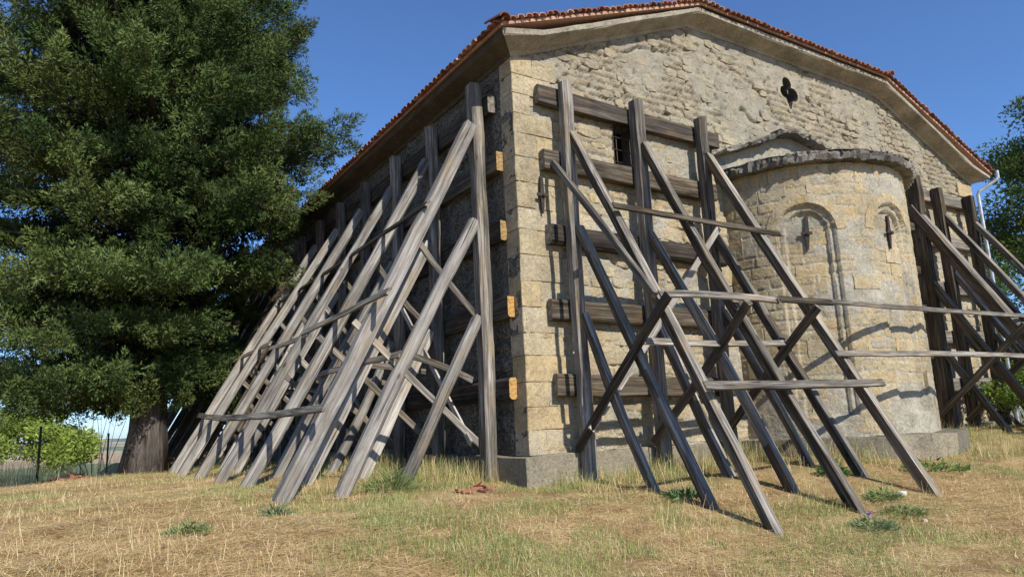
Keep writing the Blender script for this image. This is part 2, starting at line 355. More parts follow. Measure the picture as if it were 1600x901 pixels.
# courses of rubble over the gable wall
stones = []; zz_ = .46; rs = np.random.default_rng(21)
while zz_ < MZ:
    low = zz_ < 4.9; ch = rs.uniform(.13, .25) if low else rs.uniform(.08, .17); x = rs.uniform(.35, .7) if low else rs.uniform(.0, .3)
    while x < WX-.05:
        w = ch*rs.uniform(1.0, 2.6); cx_ = x+w/2; czz = zz_+ch/2+rs.uniform(-.02, .02)
        x += w+rs.uniform(.0, .04)
        if x > WX or czz+ch/2 > topz(cx_)-.03: continue
        if WIN[0]-w/2-.02 < cx_ < WIN[1]+w/2+.02 and WIN[2]-ch/2-.02 < czz < WIN[3]+ch/2+.02: continue
        if abs(cx_-5.96) < .42+w/2 and 6.05-ch/2 < czz < 6.9: continue
        if abs(cx_-5.70) < 1.72 and czz < 4.4: continue
        dens = .72 if low else .55+.6*float(vnoise(cx_*.8, czz*1.2, 99))
        if rs.random() > dens: continue
        stones.append((cx_, czz, w, ch, rs.integers(0, 14), rs.uniform(-.07, .07), rs.uniform(-.012, .003)))
    zz_ += ch+rs.uniform(0, .02)
CAMP = np.array([-4.835, -7.274])
stones.sort(key=lambda s_: -s_[2]*s_[3]/((s_[0]-CAMP[0])**2+CAMP[1]**2)**1.5)
bigmb_V = []; bigmb_F = []; nb_ = 0
for i, (cx_, czz, w, h, vi, rot, off) in enumerate(stones):
    yb = -float(relief(np.array(cx_), np.array(czz)))
    if i < 290:
        o = link('rubble_stone', smeshes[vi], gable); o.matrix_parent_inverse = WM(gable).inverted()
        o.location = (cx_, yb-off, czz); o.rotation_euler = (0, rot, 0); o.scale = (w, .07, h)
    else:
        V_, F_ = variants[vi]; c, s_ = math.cos(rot), math.sin(rot); X, Z = V_[:, 0]*w, V_[:, 2]*h
        bigmb_V.append(np.stack([cx_+c*X+s_*Z, yb-off+V_[:, 1]*.07, czz-s_*X+c*Z], -1)); bigmb_F += [tuple(q+nb_ for q in f) for f in F_]; nb_ += len(V_)
link('rubble_mass', mesh('rubble_mass', np.concatenate(bigmb_V), bigmb_F, M_rubbleI), gable, kind='stuff')
# quoins, wrapping the corner
qm = [unit_block(300+i, M_quoin, 'quoin') for i in range(6)]
zq = .45; i = 0
while zq < EZ-.1:
    h = random.uniform(.27, .36); h = min(h, EZ-zq)
    L1 = .30+.34*(i % 2)+random.uniform(-.05, .05)
    o = link('quoin', qm[i % 6], gable); o.location = (L1/2-.014, -.010-.008*random.random(), zq+h/2); o.scale = (L1, .30, h-.004)
    if random.random() < .85:
        L2 = random.uniform(.3, .55); o = link('quoin', qm[(i+3) % 6], gable); o.location = (L1+L2/2-.012, .002-.010*random.random(), zq+h/2); o.scale = (L2-.004, .12, h-.006)
    zq += h; i += 1
# right-hand corner quoins
zq = .45
while zq < EZ-.1:
    h = min(random.uniform(.27, .36), EZ-zq); L1 = random.choice((.35, .6))
    o = link('quoin', qm[i % 6], gable); o.location = (WX-L1/2+.012, -.02, zq+h/2); o.scale = (L1, .30, h-.012); zq += h; i += 1

# side, back and far walls
def wallgrid(name, fn, nu, nv, mat, flip, parent=church):
    U, V_ = np.meshgrid(np.linspace(0, 1, nu), np.linspace(0, 1, nv), indexing='ij')
    return link(name, npmesh(name, fn(U, V_).reshape(-1, 3), gridfaces(nu, nv, None, flip), mat, True), parent)
def fside(U, V_):
    y = .02+U*(LY-.04); z = .36+V_*(EZ+.05-.36); h = .03*fbm(y*1.6, z*1.8, 3, 110)+.03*fbm(y*5.5, z*7, 3, 115)+.012*fbm(y*22, z*25, 2, 118)
    return np.stack([-h, y, z], -1)
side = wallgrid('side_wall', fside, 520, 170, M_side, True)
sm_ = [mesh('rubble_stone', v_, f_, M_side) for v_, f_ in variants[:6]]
rs = np.random.default_rng(5)
for k in range(120):
    y = rs.uniform(.45, 6) ** 1.0; z = rs.uniform(.6, 5.5); w = rs.uniform(.2, .45); h = rs.uniform(.12, .24)
    o = link('rubble_stone', sm_[k % 6], side); o.location = (-.012, y, z); o.rotation_euler = (0, rs.uniform(-.1, .1), -math.pi/2); o.scale = (w, .09, h)
mb = MB(); mb.add([(WX, 0, .2), (WX, LY, .2), (WX, LY, EZ+.05), (WX, 0, EZ+.05)], [(0, 1, 2, 3)]); link('side_wall', mesh('side_wall', mb.V, mb.F, M_mortar), church)
mb = MB(); mb.add([(0, LY, .2), (WX, LY, .2), (WX, LY, EZ), (XB, LY, MZ), (XA, LY, MZ), (0, LY, EZ)], [(5, 4, 3, 2, 1, 0)]); link('back_wall', mesh('back_wall', mb.V, mb.F, M_mortar), church)

# window with bars, in a real reveal
def reveal(name, x0, x1, z0, z1, d, parent):
    mb = MB(); mb.add([(x0, -.02, z0), (x1, -.02, z0), (x1, -.02, z1), (x0, -.02, z1), (x0, d, z0), (x1, d, z0), (x1, d, z1), (x0, d, z1)],
                      [(0, 1, 5, 4), (1, 2, 6, 5), (2, 3, 7, 6), (3, 0, 4, 7)])
    return link(name, mesh(name, mb.V, mb.F, M_slab), parent)  # dark stone colour paints the shade inside the reveal
win = reveal('window', WIN[0]-.01, WIN[1]+.01, WIN[2]-.01, WIN[3]+.01, .55, church)
mb = MB(); mb.add([(WIN[0]-.02, .5, WIN[2]-.02), (WIN[1]+.02, .5, WIN[2]-.02), (WIN[1]+.02, .5, WIN[3]+.02), (WIN[0]-.02, .5, WIN[3]+.02)], [(0, 1, 2, 3)]); link('unlit_backing', mesh('unlit_backing', mb.V, mb.F, M_void), win)  # near-black sheet stands in for the unlit room behind the bars
for k in range(4):
    mb = MB(); xx = WIN[0]+(k+.8)*(WIN[1]-WIN[0])/4.6; mb.tube([(xx, .06, WIN[2]-.03), (xx, .06, WIN[3]+.03)], .009, 6); link('bar', mesh('bar', mb.V, mb.F, M_iron), win)
for k in range(4):
    mb = MB(); zz = WIN[2]+(k+.6)*(WIN[3]-WIN[2])/4.2; mb.tube([(WIN[0]-.03, .045, zz), (WIN[1]+.03, .045, zz)], .008, 6); link('bar', mesh('bar', mb.V, mb.F, M_iron), win)
# trefoil opening
def tre_outline(g=0.):
    th = np.linspace(0, 2*np.pi, 72, endpoint=False); P = []
    for a in th:
        best = 0
        for r in np.linspace(.02, .6, 117):
            if in_tre(np.array([5.96+r*math.cos(a)]), np.array([6.43+r*math.sin(a)]))[0]: best = r
        P.append((5.96+(best+g)*math.cos(a), 6.43+(best+g)*math.sin(a)))
    return P
O1 = tre_outline(-.006); O2 = tre_outline(.055); n = len(O1)
V = [(a, -.016, b) for a, b in O1]+[(a, .6, b) for a, b in O1]
tf = link('trefoil_window', mesh('trefoil_window', V, [(i, (i+1) % n, n+(i+1) % n, n+i) for i in range(n)], M_slab), church)  # lining coloured dark to paint the shade inside the opening
V = [(a, -.016, b) for a, b in O1]+[(a, -.008, b) for a, b in O2]+[(a, .06, b) for a, b in O2]
F = [(i, n+i, n+(i+1) % n, (i+1) % n) for i in range(n)]+[(n+i, 2*n+i, 2*n+(i+1) % n, n+(i+1) % n) for i in range(n)]
link('surround', mesh('surround', V, F, M_rubble), tf)
mb = MB(); mb.box(5.5, 6.4, .58, .6, 6.0, 6.9); link('dark_interior', mesh('dark_interior', mb.V, mb.F, M_void), tf)  # near-black panel stands in for the unlit space behind

# cornice swept round the eaves (profile: out, up)
def sweep(path, prof, mat, name, parent, jit=.0):
    """path: list of (base point, outward unit vector) -> profile points base + out*o + up*z"""
    V = []; k = len(prof)
    for b, o in path:
        for po, pz in prof: V.append((b[0]+o[0]*po+random.uniform(-jit, jit), b[1]+o[1]*po+random.uniform(-jit, jit), b[2]+pz+random.uniform(-jit, jit)))
    F = [(i*k+j, (i+1)*k+j, (i+1)*k+j+1, i*k+j+1) for i in range(len(path)-1) for j in range(k-1)]
    return link(name, mesh(name, V, F, mat), parent)
prof = [(-.05, -.05), (.02, -.05), (.05, -.01), (.28, .055), (.305, .075), (.31, .135), (.30, .15), (-.1, .16)]
def seg(p, q, o0, o1, st):
    m = max(2, int((Vector(q)-Vector(p)).length/st)); return [(Vector(p).lerp(Vector(q), i/m), Vector(o0).lerp(Vector(o1), i/m)) for i in range(m+1)]
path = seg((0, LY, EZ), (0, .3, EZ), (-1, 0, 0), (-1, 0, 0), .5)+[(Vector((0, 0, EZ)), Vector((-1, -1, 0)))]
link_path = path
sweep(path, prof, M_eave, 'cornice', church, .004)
path = [(Vector((0, 0, EZ)), Vector((-1, -1, 0)))]+seg((.35, 0, float(topz(.35))), (XA, 0, MZ), (0, -1, 0), (0, -1, 0), .3)
path += seg((XA+.2, 0, MZ), (XB, 0, MZ), (0, -1, 0), (0, -1, 0), .3)+seg((XB+.2, 0, float(topz(XB+.2))), (WX-.35, 0, float(topz(WX-.35))), (0, -1, 0), (0, -1, 0), .3)+[(Vector((WX, 0, EZ)), Vector((1, -1, 0)))]
sweep(path, prof, M_corn, 'cornice', church, .006)
path = [(Vector((WX, 0, EZ)), Vector((1, -1, 0)))]+seg((WX, .3, EZ), (WX, LY, EZ), (1, 0, 0), (1, 0, 0), .6)
sweep(path, prof, M_corn, 'cornice', church, .004)

# roof deck and edge tiles
RO, RZ = .35, .165
Bx, Cx = XA, XB; slope = (MZ-EZ)/XA; rid = MZ+(6.1-XA)*slope
A = (-RO, -RO, EZ+RZ-.02); B = (Bx, -RO, MZ+RZ); C_ = (Cx, -RO, MZ+RZ); D = (WX+RO, -RO, EZ+RZ-.02); R1 = (6.1, 1.9, rid+RZ); R2 = (6.1, LY-1.9, rid+RZ)
A2 = (-RO, LY+RO, A[2]); B2 = (Bx, LY+RO, B[2]); C2 = (Cx, LY+RO, B[2]); D2 = (WX+RO, LY+RO, A[2])
Vd = [A, B, C_, D, R1, R2, A2, B2, C2, D2]; Vd += [(a, b, c+.05) for a, b, c in Vd]; k = 10
Fd = [(0, 1, 4, 5, 7, 6), (1, 2, 4), (2, 3, 9, 8, 5, 4), (7, 5, 8)]
Fd = [tuple(reversed(f)) for f in Fd]+[tuple(i+k for i in f) for f in Fd]+[(a, b, b+k, a+k) for a, b in ((0, 1), (1, 2), (2, 3), (3, 9), (9, 8), (8, 7), (7, 6), (6, 0))]
roof = link('roof', mesh('roof', Vd, Fd, M_tile), church)
def tile_mesh(k):
    r = np.random.default_rng(k); V = []; F = []; n = 6; ln = .42
    for yi, y in enumerate((-ln/2, ln/2)):
        R = .066 if yi == 0 else .056
        for t_ in (R, R-.014):
            for j in range(n+1):
                a = math.pi*j/n; V.append((t_*math.cos(a)+r.uniform(-.002, .002), y, t_*.8*math.sin(a)))
    m = n+1
    for j in range(n):
        F += [(j, j+1, 2*m+j+1, 2*m+j), (m+j, 3*m+j, 3*m+j+1, m+j+1), (j, m+j, m+j+1, j+1), (2*m+j, 2*m+j+1, 3*m+j+1, 3*m+j)]
    return mesh('roof_tile', V, F, M_tile)
tiles = [tile_mesh(i) for i in range(4)]
def tile_row(p, q, outw, n, over=.06, drop=0.):
    p = Vector(p); q = Vector(q); along = (q-p).normalized(); outw = Vector(outw); outw = (outw-along*outw.dot(along)).normalized(); upv = along.cross(outw)
    if upv.z < 0: upv = -upv
    yv = -outw; xv = yv.cross(upv)
    for i in range(n):
        b = p.lerp(q, (i+.5)/n)+outw*(over-.21+random.uniform(-.015, .015))+upv*(.040+random.uniform(-.007, .006))
        m = Matrix((xv, yv, upv)).transposed().to_4x4(); m = m@Matrix.Rotation(random.gauss(0, .04), 4, 'Z')@Matrix.Rotation(random.uniform(-.03, .05), 4, 'X'); m.translation = b
        o = link('roof_tile', tiles[random.randrange(4)], roof); o.matrix_basis = m
tile_row(A, B, (0, -1, .0), 33); tile_row(B, C_, (0, -1, -.38), 42); tile_row(C_, D, (0, -1, 0), 33); tile_row((A[0], LY, A[2]), A, (-1, 0, -.4), 140)
for p in ((Bx, -RO, MZ+RZ), (Cx, -RO, MZ+RZ), (-RO, -RO, A[2])):       # hip caps
    o = link('ridge_cap', tiles[0], roof); o.location = (p[0], p[1]+.1, p[2]+.10); o.scale = (1.35, 1., 1.4); o.rotation_euler = (.25, 0, random.uniform(-.1, .1))

# apse
AC = (5.70, .09); AR = 1.765; ATZ = 4.46
NICHE = [(-48.5, 13.2), (-2., 13.2), (44.5, 13.2)]
def niche_depth(th, z):
    d = np.zeros_like(th)
    for c, hw in NICHE:
        for hwid, dep in ((hw, .055), (hw-3.1, .055)):
            w = np.radians(hwid)*AR; s = np.radians(th-c)*AR; spring = 3.45
            inside = (np.abs(s) < w) & (z > .75) & ((z < spring) | (s*s+(z-spring)**2 < w*w)); d = d+inside*dep
    return d
nu, nv = 330, 230
TH, ZZ = np.meshgrid(np.linspace(-95, 95, nu), np.linspace(.36, ATZ, nv), indexing='ij'); sarc = np.radians(TH)*AR
dja, vala = cells(sarc, ZZ, .165, 380); dja = dja+.012*fbm(sarc*14, ZZ*14, 2, 177); bare = smooth(-.2, .1, fbm(sarc*.9, ZZ*1.2, 3, 178))
rel = .008*fbm(sarc*1.7, ZZ*1.9, 3, 170)+.006*fbm(sarc*6, ZZ*9, 2, 175)+.007*fbm(sarc*20, ZZ*26, 3, 180)+bare*(.010*(vala-.45)-.016*smooth(.018, .0, dja))
atint = np.stack([bare*smooth(.003, .02, dja), vala, 0*vala], -1)
RR = AR+rel-niche_depth(TH, ZZ)
P = np.stack([AC[0]+RR*np.sin(np.radians(TH)), AC[1]-RR*np.cos(np.radians(TH)), ZZ], -1)
apse = link('apse', npmesh('apse', P.reshape(-1, 3), gridfaces(nu, nv), M_apse, False, atint.reshape(-1, 3)), church)
apse.data.polygons.foreach_set('use_smooth', np.ones(len(apse.data.polygons), bool)); 
am = [unit_block(400+i, M_ash, 'ashlar_block') for i in range(8)]
zq = .5; cnt = 0; rs = np.random.default_rng(31)
def apse_place(me, th, r, z, w, h, dep, name='ashlar_block', parent=None):
    o = link(name, me, parent or apse); a = math.radians(th)
    o.location = (AC[0]+r*math.sin(a), AC[1]-r*math.cos(a), z); o.rotation_euler = (0, 0, a); o.scale = (w, dep, h); return o
while zq < ATZ-.1:
    h = min(rs.uniform(.19, .29), ATZ-zq); th = -92+rs.uniform(0, 9)
    while th < 60:
        wd = rs.uniform(8, 15); c = th+wd/2; th += wd
        e = [float(niche_depth(np.array([q]), np.array([zz]))[0]) for q in (c-wd/2+1, c, c+wd/2-1) for zz in (zq+.02, zq+h-.02)]
        if max(e)-min(e) > .01 or rs.random() < .15: continue
        off = rs.uniform(-.010, .005); sag = AR*(1-math.cos(math.radians(wd/2)))
        apse_place(am[cnt % 8], c, AR-e[0]+off-sag*.35, zq+h/2, math.radians(wd)*AR-.02, h-.02, .10); cnt += 1
    zq += h
# voussoir rings over the niches
vm = [unit_block(450+i, M_ash, 'voussoir') for i in range(4)]
for c, hw in NICHE[:2]:
    w = math.radians(hw)*AR+.085
    for k in range(11):
        a = math.pi*(k+.5)/11; s = w*math.cos(a); z = 3.45+w*math.sin(a); th = c+math.degrees(s/AR)
        o = apse_place(vm[k % 4], th, AR+.008, z, .15, .135, .1, 'voussoir'); o.rotation_mode = 'XYZ'
        o.matrix_basis = Matrix.Translation(o.location)@Matrix.Rotation(math.radians(th), 4, 'Z')@Matrix.Rotation(math.pi/2-a, 4, 'Y')@Matrix.Diagonal((.16, .1, .14, 1))
# apse eaves: rough slabs, and the plastered half-cone above
sl_ = []
def slab_mesh(k, w, d, h):
    r = np.random.default_rng(k); V = []; n = 9
    for i in range(n+1):
        x = (i/n-.5)*w
        for (y, z) in ((0, 0), (-d, -.01), (-d-.012, h*.5), (-d, h), (0, h+.02)):
            V.append((x+r.uniform(-.008, .008), y+(r.uniform(-.035, .025) if y else 0), z+r.uniform(-.02, .018)))
    F = [(i*5+j, i*5+(j+1) % 5, (i+1)*5+(j+1) % 5, (i+1)*5+j) for i in range(n) for j in range(5)]
    F += [tuple(range(4, -1, -1)), tuple(range(n*5, n*5+5))]
    return mesh('eave_slab', V, F, M_slab)
aroof_V = []; nth = 60
cone = [(1.95, 4.585), (1.6, 4.70), (1.2, 4.81), (.8, 4.92), (.05, 5.1)]
THc, Kc = np.meshgrid(np.linspace(-93, 93, nth), np.arange(len(cone)), indexing='ij')
rc = np.array([c[0] for c in cone])[Kc]+.03*fbm(THc*.12, Kc*.9, 3, 190); zc_ = np.array([c[1] for c in cone])[Kc]+.03*fbm(THc*.15+9, Kc*.9, 3, 195)
P = np.stack([AC[0]+rc*np.sin(np.radians(THc)), AC[1]-rc*np.cos(np.radians(THc)), zc_], -1)
aroof = link('apse_roof', npmesh('apse_roof', P.reshape(-1, 3), gridfaces(nth, len(cone)), M_slab, True), church)
for k in range(15):
    th = -90+180*(k+.5)/15; o = link('eave_slab', slab_mesh(500+k, .43, .20, .13), aroof); a = math.radians(th); r = AR-.04
    o.location = (AC[0]+r*math.sin(a), AC[1]-r*math.cos(a), 4.46+random.uniform(-.012, .012)); o.rotation_euler = (random.uniform(-.04, .04), random.uniform(-.03, .03), a)
hood = [(3.72, -.06, 4.84), (4.17, -.25, 4.98), (4.53, -.38, 5.10), (4.83, -.48, 5.26), (5.10, -.58, 5.27), (5.35, -.66, 5.16), (5.66, -.74, 5.02)]
hv = [Vector(q) for q in hood]; nh = len(hv)
V = []; F = []
for i, q in enumerate(hv):                    # drum under the slabs, and the roof running back to the gable
    V += [(q.x, q.y+.10, 4.5), (q.x, q.y+.10, q.z), (q.x, q.y-.02, q.z+.03), (q.x+.05, .03, q.z+.16)]
for i in range(nh-1): F += [(i*4, (i+1)*4, (i+1)*4+1, i*4+1), (i*4+2, (i+1)*4+2, (i+1)*4+3, i*4+3)]
m_ = (nh-1)*4; F += [(m_, m_+3, m_+2, m_+1)]
link('hood_drum', mesh('hood_drum', V, F, M_mortar), aroof)
for i, (a, b) in enumerate(zip(hv[:-1], hv[1:])):
    d = b-a; o = link('hood_slab', slab_mesh(900+i, d.length+.07, .19, .055), aroof)
    o.location = (a+b)/2+Vector((0, .09, -.01+random.uniform(-.015, .02))); o.rotation_euler = (random.uniform(-.06, .06), -math.atan2(d.z, math.hypot(d.x, d.y)), math.atan2(d.y, d.x))

# plinth blocks
pm = [unit_block(600+i, M_plinth, 'plinth_block') for i in range(6)]
plinth = empty('plinth', (0, 0, 0)); plinth.parent = church; plinth.matrix_parent_inverse = WM(church).inverted()
mb = MB(); mb.box(-.10, WX+.1, -.10, 2, -.3, .43); mb.box(-.10, 0.5, 2, LY, -.3, .43); link('core', mesh('core', mb.V, mb.F, M_plinth), plinth)
x = -.145; k = 0
while x < 4.2:
    w = random.uniform(.55, 1.05); o = link('plinth_block', pm[k % 6], plinth); o.location = (x+w/2, -.13, .10); o.scale = (w-.008, .26, .70); x += w; k += 1
y = -.13
while y < 14:
    w = random.uniform(.55, 1.05); o = link('plinth_block', pm[k % 6], plinth); o.location = (-.14, y+w/2, .10); o.rotation_euler = (0, 0, -math.pi/2); o.scale = (w-.008, .26, .70); y += w; k += 1
for j in range(11):
    th = -92+16*j+8; apse_place(pm[j % 6], th, AR+.32, .10, math.radians(16.8)*(AR+.34), .70, .5, 'plinth_block', plinth)
x = 7.9
while x < WX: 
    w = random.uniform(.55, 1.05); o = link('plinth_block', pm[k % 6], plinth); o.location = (x+w/2, -.13, .10); o.scale = (w-.008, .26, .70); x += w; k += 1

# iron tie anchors
def anchor(th, z, L):
    mb = MB(); V = [(-.012, -.03, 0), (.012, -.03, 0), (.034, -.035, L*.45), (.02, -.03, L), (-.02, -.03, L), (-.034, -.035, L*.45)]
    V += [(a, b+.03, c) for a, b, c in V]; mb.add(V, [(0, 1, 2, 5), (5, 2, 3, 4), (6, 11, 8, 7), (11, 10, 9, 8)]+[(i, (i+1) % 6+0, (i+1) % 6+6, i+6) for i in range(6)])
    mb.box(-.09, .07, -.055, -.03, L*.44, L*.52); mb.tube([(0, .05, L*.48), (0, -.07, L*.48)], .02, 6)
    o = link('tie_anchor', mesh('tie_anchor', mb.V, mb.F, M_iron), church)
    return o
o = anchor(0, 0, .50); o.location = (.35, -.035, 3.50)
for th in (-48.5, -2.):
    a = math.radians(th); r = AR-.11+.01; o = anchor(0, 0, .52); o.location = (AC[0]+r*math.sin(a), AC[1]-r*math.cos(a), 3.17); o.rotation_euler = (0, .06, a)
# downpipe at the far corner of the gable
mb = MB(); mb.tube([(WX+.36, -.44, 5.90), (WX+.36, -.44, 5.74), (WX+.33, -.41, 5.69), (WX+.11, -.13, 5.47), (WX+.09, -.10, 5.40), (WX+.09, -.10, .3)], .038, 9)
link('downpipe', mesh('downpipe', mb.V, mb.F, M_zinc), church)

# ------------------------------------------------------------------ timber shoring
def timber(name, p0, p1, w, d, side, mat, parent=None, endmat=None, bow=.012, seed=None, topmat=None, **kw):
    """timber from p0 to p1: local Z along it, local X = side (width w), local Y = depth d"""
    seed = seed if seed is not None else random.randrange(10**6); r = np.random.default_rng(seed)
    p0 = Vector(p0); p1 = Vector(p1); dv = p1-p0; L = dv.length; zv = dv.normalized(); xv = Vector(side); xv = (xv-zv*xv.dot(zv)).normalized(); yv = zv.cross(xv)
    n = max(3, int(L/.35)); V = []; bx, by = r.normal(0, abs(bow)*1.5, 2); c = min(w, d)*r.uniform(.06, .2); ph = r.uniform(0, 6.28)
    cs = [c*r.uniform(.3, 1.6) for _ in range(4)]
    for i in range(n+1):
        t_ = i/n; ox = bx*math.sin(math.pi*t_)+r.normal(0, .0022); oy = by*math.sin(math.pi*t_+.3)+r.normal(0, .0022)
        a = w/2*(1+r.normal(0, .03)); b = d/2*(1+r.normal(0, .03)); q = [min(k_*(1+r.normal(0, .15)), min(a, b)*.7) for k_ in cs]
        ring = [(a-q[0], -b), (a, -b+q[0]), (a, b-q[1]), (a-q[1], b), (-a+q[2], b), (-a, b-q[2]), (-a, -b+q[3]), (-a+q[3], -b)]
        sk = (r.normal(0, .02) if i in (0, n) else 0)
        V += [(x_+ox, y_+oy, t_*L+sk*x_/w) for x_, y_ in ring]
    F = [(i*8+j, i*8+(j+1) % 8, (i+1)*8+(j+1) % 8, (i+1)*8+j) for i in range(n) for j in range(8)]
    mi = [0]*len(F)+[1, 1]; F += [tuple(range(7, -1, -1)), tuple(range(n*8, n*8+8))]
    if topmat is not None:      # upward faces painted paler, sides left dark, as sun and shade fall
        fn = [(xv*((V[f[0]][0]+V[f[1]][0]))+yv*((V[f[0]][1]+V[f[1]][1]))) for f in F[:-2]]
        mi = [2 if (f_.normalized().z > .25) else 0 for f_ in fn]+[1, 1]
    me = mesh(name, V, F, [mat, endmat or M_gend]+([topmat] if topmat else []), False, mi)
    o = link(name, me, parent, **kw); m = Matrix((xv, yv, zv)).transposed().to_4x4(); m.translation = p0; o.matrix_basis = m
    return o
def gz(x, y): return float(GZ(x, y))
def frame(org, out, along, tops, feet, label, group, mats, post_top=5.36, wid=(.17, .17, .17), struts=True, seed=0, rk_mats=None, pd=.19, sgn=-1, topm=None):
    """org = wall foot point under the post; out = unit vector away from the wall; along = unit vector along it"""
    random.seed(seed); org = Vector((org[0], org[1], 0)); out = Vector(out); al = Vector(along)
    base = org+out*.235; e = empty('shoring_frame', (base.x, base.y, gz(base.x, base.y)), label=label, cat='timber frame', group=group)
    pf = gz(base.x, base.y)
    timber('post', base+Vector((random.uniform(-.02, .02), 0, pf-.15))+out*(pd-.19)/2, base+out*(pd-.19)/2+al*random.uniform(-.03, .03)+Vector((0, 0, post_top)), .165, pd, al, mats[0], e)
    for i, (tz, fo) in enumerate(zip(tops, feet)):
        f = org+out*fo; f.z = gz(f.x, f.y)-.12; tp = org+out*.31; tp.z = tz
        f = f+al*random.uniform(-.05, .05); mt = (rk_mats or [mats[1]]*3)[i]
        timber('raker', f+(f-tp).normalized()*.05, tp, wid[i]*random.uniform(.93, 1.08), wid[i]*random.uniform(.95, 1.12), al, mt, e, bow=.02, topmat=topm)
    if struts:
        a = org+out*1.83+al*(sgn*.115); a.z = 2.02; b = org+out*.18+al*(sgn*.115); b.z = .52
        dlt = (a-b).normalized(); timber('strut', a+dlt*.12, b-dlt*.02, .035, .115 if sgn < 0 else .085, al, M_brown if sgn < 0 else M_grey, e)
        if sgn > 0:
            a = org+out*1.28+al*.10; a.z = 1.72; b = org+out*.36+al*.10; b.z = 1.45+random.uniform(-.1, .2); timber('strut', a, b, .03, .08, al, M_grey, e)
            a = org+out*1.14+al*.09; a.z = 3.25; b = org+out*.30+al*.09; b.z = 2.25; timber('strut', a, b, .03, .08, al, M_grey, e)
    return e
ctr = random.Random(3)
G1 = 'timber shoring frames along the shaded side wall'
ordw = ['first', 'second', 'third', 'fourth', 'fifth', 'sixth', 'seventh', 'eighth', 'ninth', 'tenth', 'eleventh', 'twelfth']
for k in range(12):
    y = .6+1.375*k; ft = [2.85+(.05*k if k < 6 else 0), 2.17, 1.42]
    if k in (5, 6): ft[0] = 3.0 if k == 5 else 2.7
    lab = '%s raking timber frame from the church corner along the shaded side wall' % ordw[k] if k else 'raking timber frame on the shaded side wall, nearest the church corner'
    frame((0, y), (-1, 0, 0), (0, 1, 0), [4.80, 3.53, 2.2] if k else [4.84, 3.5, 2.2], ft, lab, G1, (M_grey, M_pale if k < 6 else M_brown), 5.36 if k else 5.45,
          (.16, .135, .12) if k == 0 else (.135, .125, .118), True, 40+k, None, .17, 1)  # far rakers get darker wood: the tree's shade put into the colour
G2 = 'timber shoring frames against the sunlit gable wall'
FX = [.71, 1.97, 3.29]
tops = [[4.55, 3.27, 2.14], [4.61, 3.34, 2.08], [4.69, 3.43, 2.32]]; feet = [[2.92, 2.19, 1.38], [2.97, 2.20, 1.36], [3.01, 2.2, 1.48]]
labs = ['raking timber frame on the gable wall nearest the sunlit church corner', 'middle of the three raking timber frames between church corner and apse', 'raking timber frame on the gable wall just left of the apse']
for k in range(3): frame((FX[k], 0), (0, -1, 0), (1, 0, 0), tops[k], feet[k], labs[k], G2, (M_grey, M_brown), 5.33, (.12, .112, .106), True, 70+k, None, .19, -1, M_grey)
labs = ['raking timber frame on the gable wall just right of the apse', 'middle timber frame in the group right of the apse', 'outermost timber frame by the far corner with the downpipe']
for k in range(3):
    e = frame((8.93+1.27*k, 0), (0, -1, 0), (1, 0, 0), [4.6, 3.4, 2.2], [2.95, 2.2, 1.4], labs[k], G2, (M_brown, M_brown), 5.2, (.20, .12, .11) if k == 0 else (.115, .11, .105), True, 80+k, None, .40 if k == 0 else .19, -1, M_grey)
    if k == 0:
        for z in (4.2, 3.35, 2.6, 1.75): timber('cleat', (8.66, -.30, z), (8.86, -.30, z), .16, .17, (0, 1, 0), M_dark, e, None, .0)
for k in range(2): frame((WX, .7+1.4*k), (1, 0, 0), (0, -1, 0), [4.75, 3.5, 2.2], [2.9, 2.2, 1.4], ['raking timber frame round the far corner, behind the downpipe', 'rearmost raking timber frame beyond the far corner'][k], 'timber frames beyond the far corner', (M_grey, M_grey), 5.3, (.115, .11, .105), False, 90+k)
random.seed(11)
# rails held against the wall by the posts
RZS = [5.11, 4.19, 3.19, 2.19, 1.245]; nm = ['topmost', 'second highest', 'middle', 'second lowest', 'lowest']
for z, x0, x1, s_ in zip(RZS, (.33, .36, .40, .36, .38), (3.80, 3.62, 3.70, 3.58, 3.66), nm):
    timber('wall_rail', (x0, -.075, z+.04), (x1, -.075, z+random.uniform(-.03, .03)), .13, .265, (0, 1, 0), M_dark if s_ in ('topmost', 'middle') else M_brown, None, None, .006,
           label='%s dark horizontal rail across the gable wall left of the apse' % s_, cat='timber rail', group='horizontal rails on the gable wall')
for z, s_ in zip(RZS, nm):
    timber('wall_rail', (8.42, -.075, z-.05), (11.95, -.075, z-.02), .13, .25, (0, 1, 0), M_grey, None, None, .006,
           label='%s horizontal rail behind the posts right of the apse' % s_, cat='timber rail', group='horizontal rails right of the apse')
for z, y0, s_ in zip([5.12, 4.24, 3.28, 2.27, 1.25], (.42, .27, .25, .15, .19), nm):
    o = timber('wall_rail', (-.075, y0, z+.02), (-.075, 16.6, z-.02), .11, .26, (1, 0, 0), M_dark, None, (M_end if z < 3 else M_end2) if z < 5 else None, .006,
               label='%s long rail along the shaded side wall%s' % (s_, ', orange sawn end by the corner' if z < 5 else ''), cat='timber rail', group='long rails on the side wall')
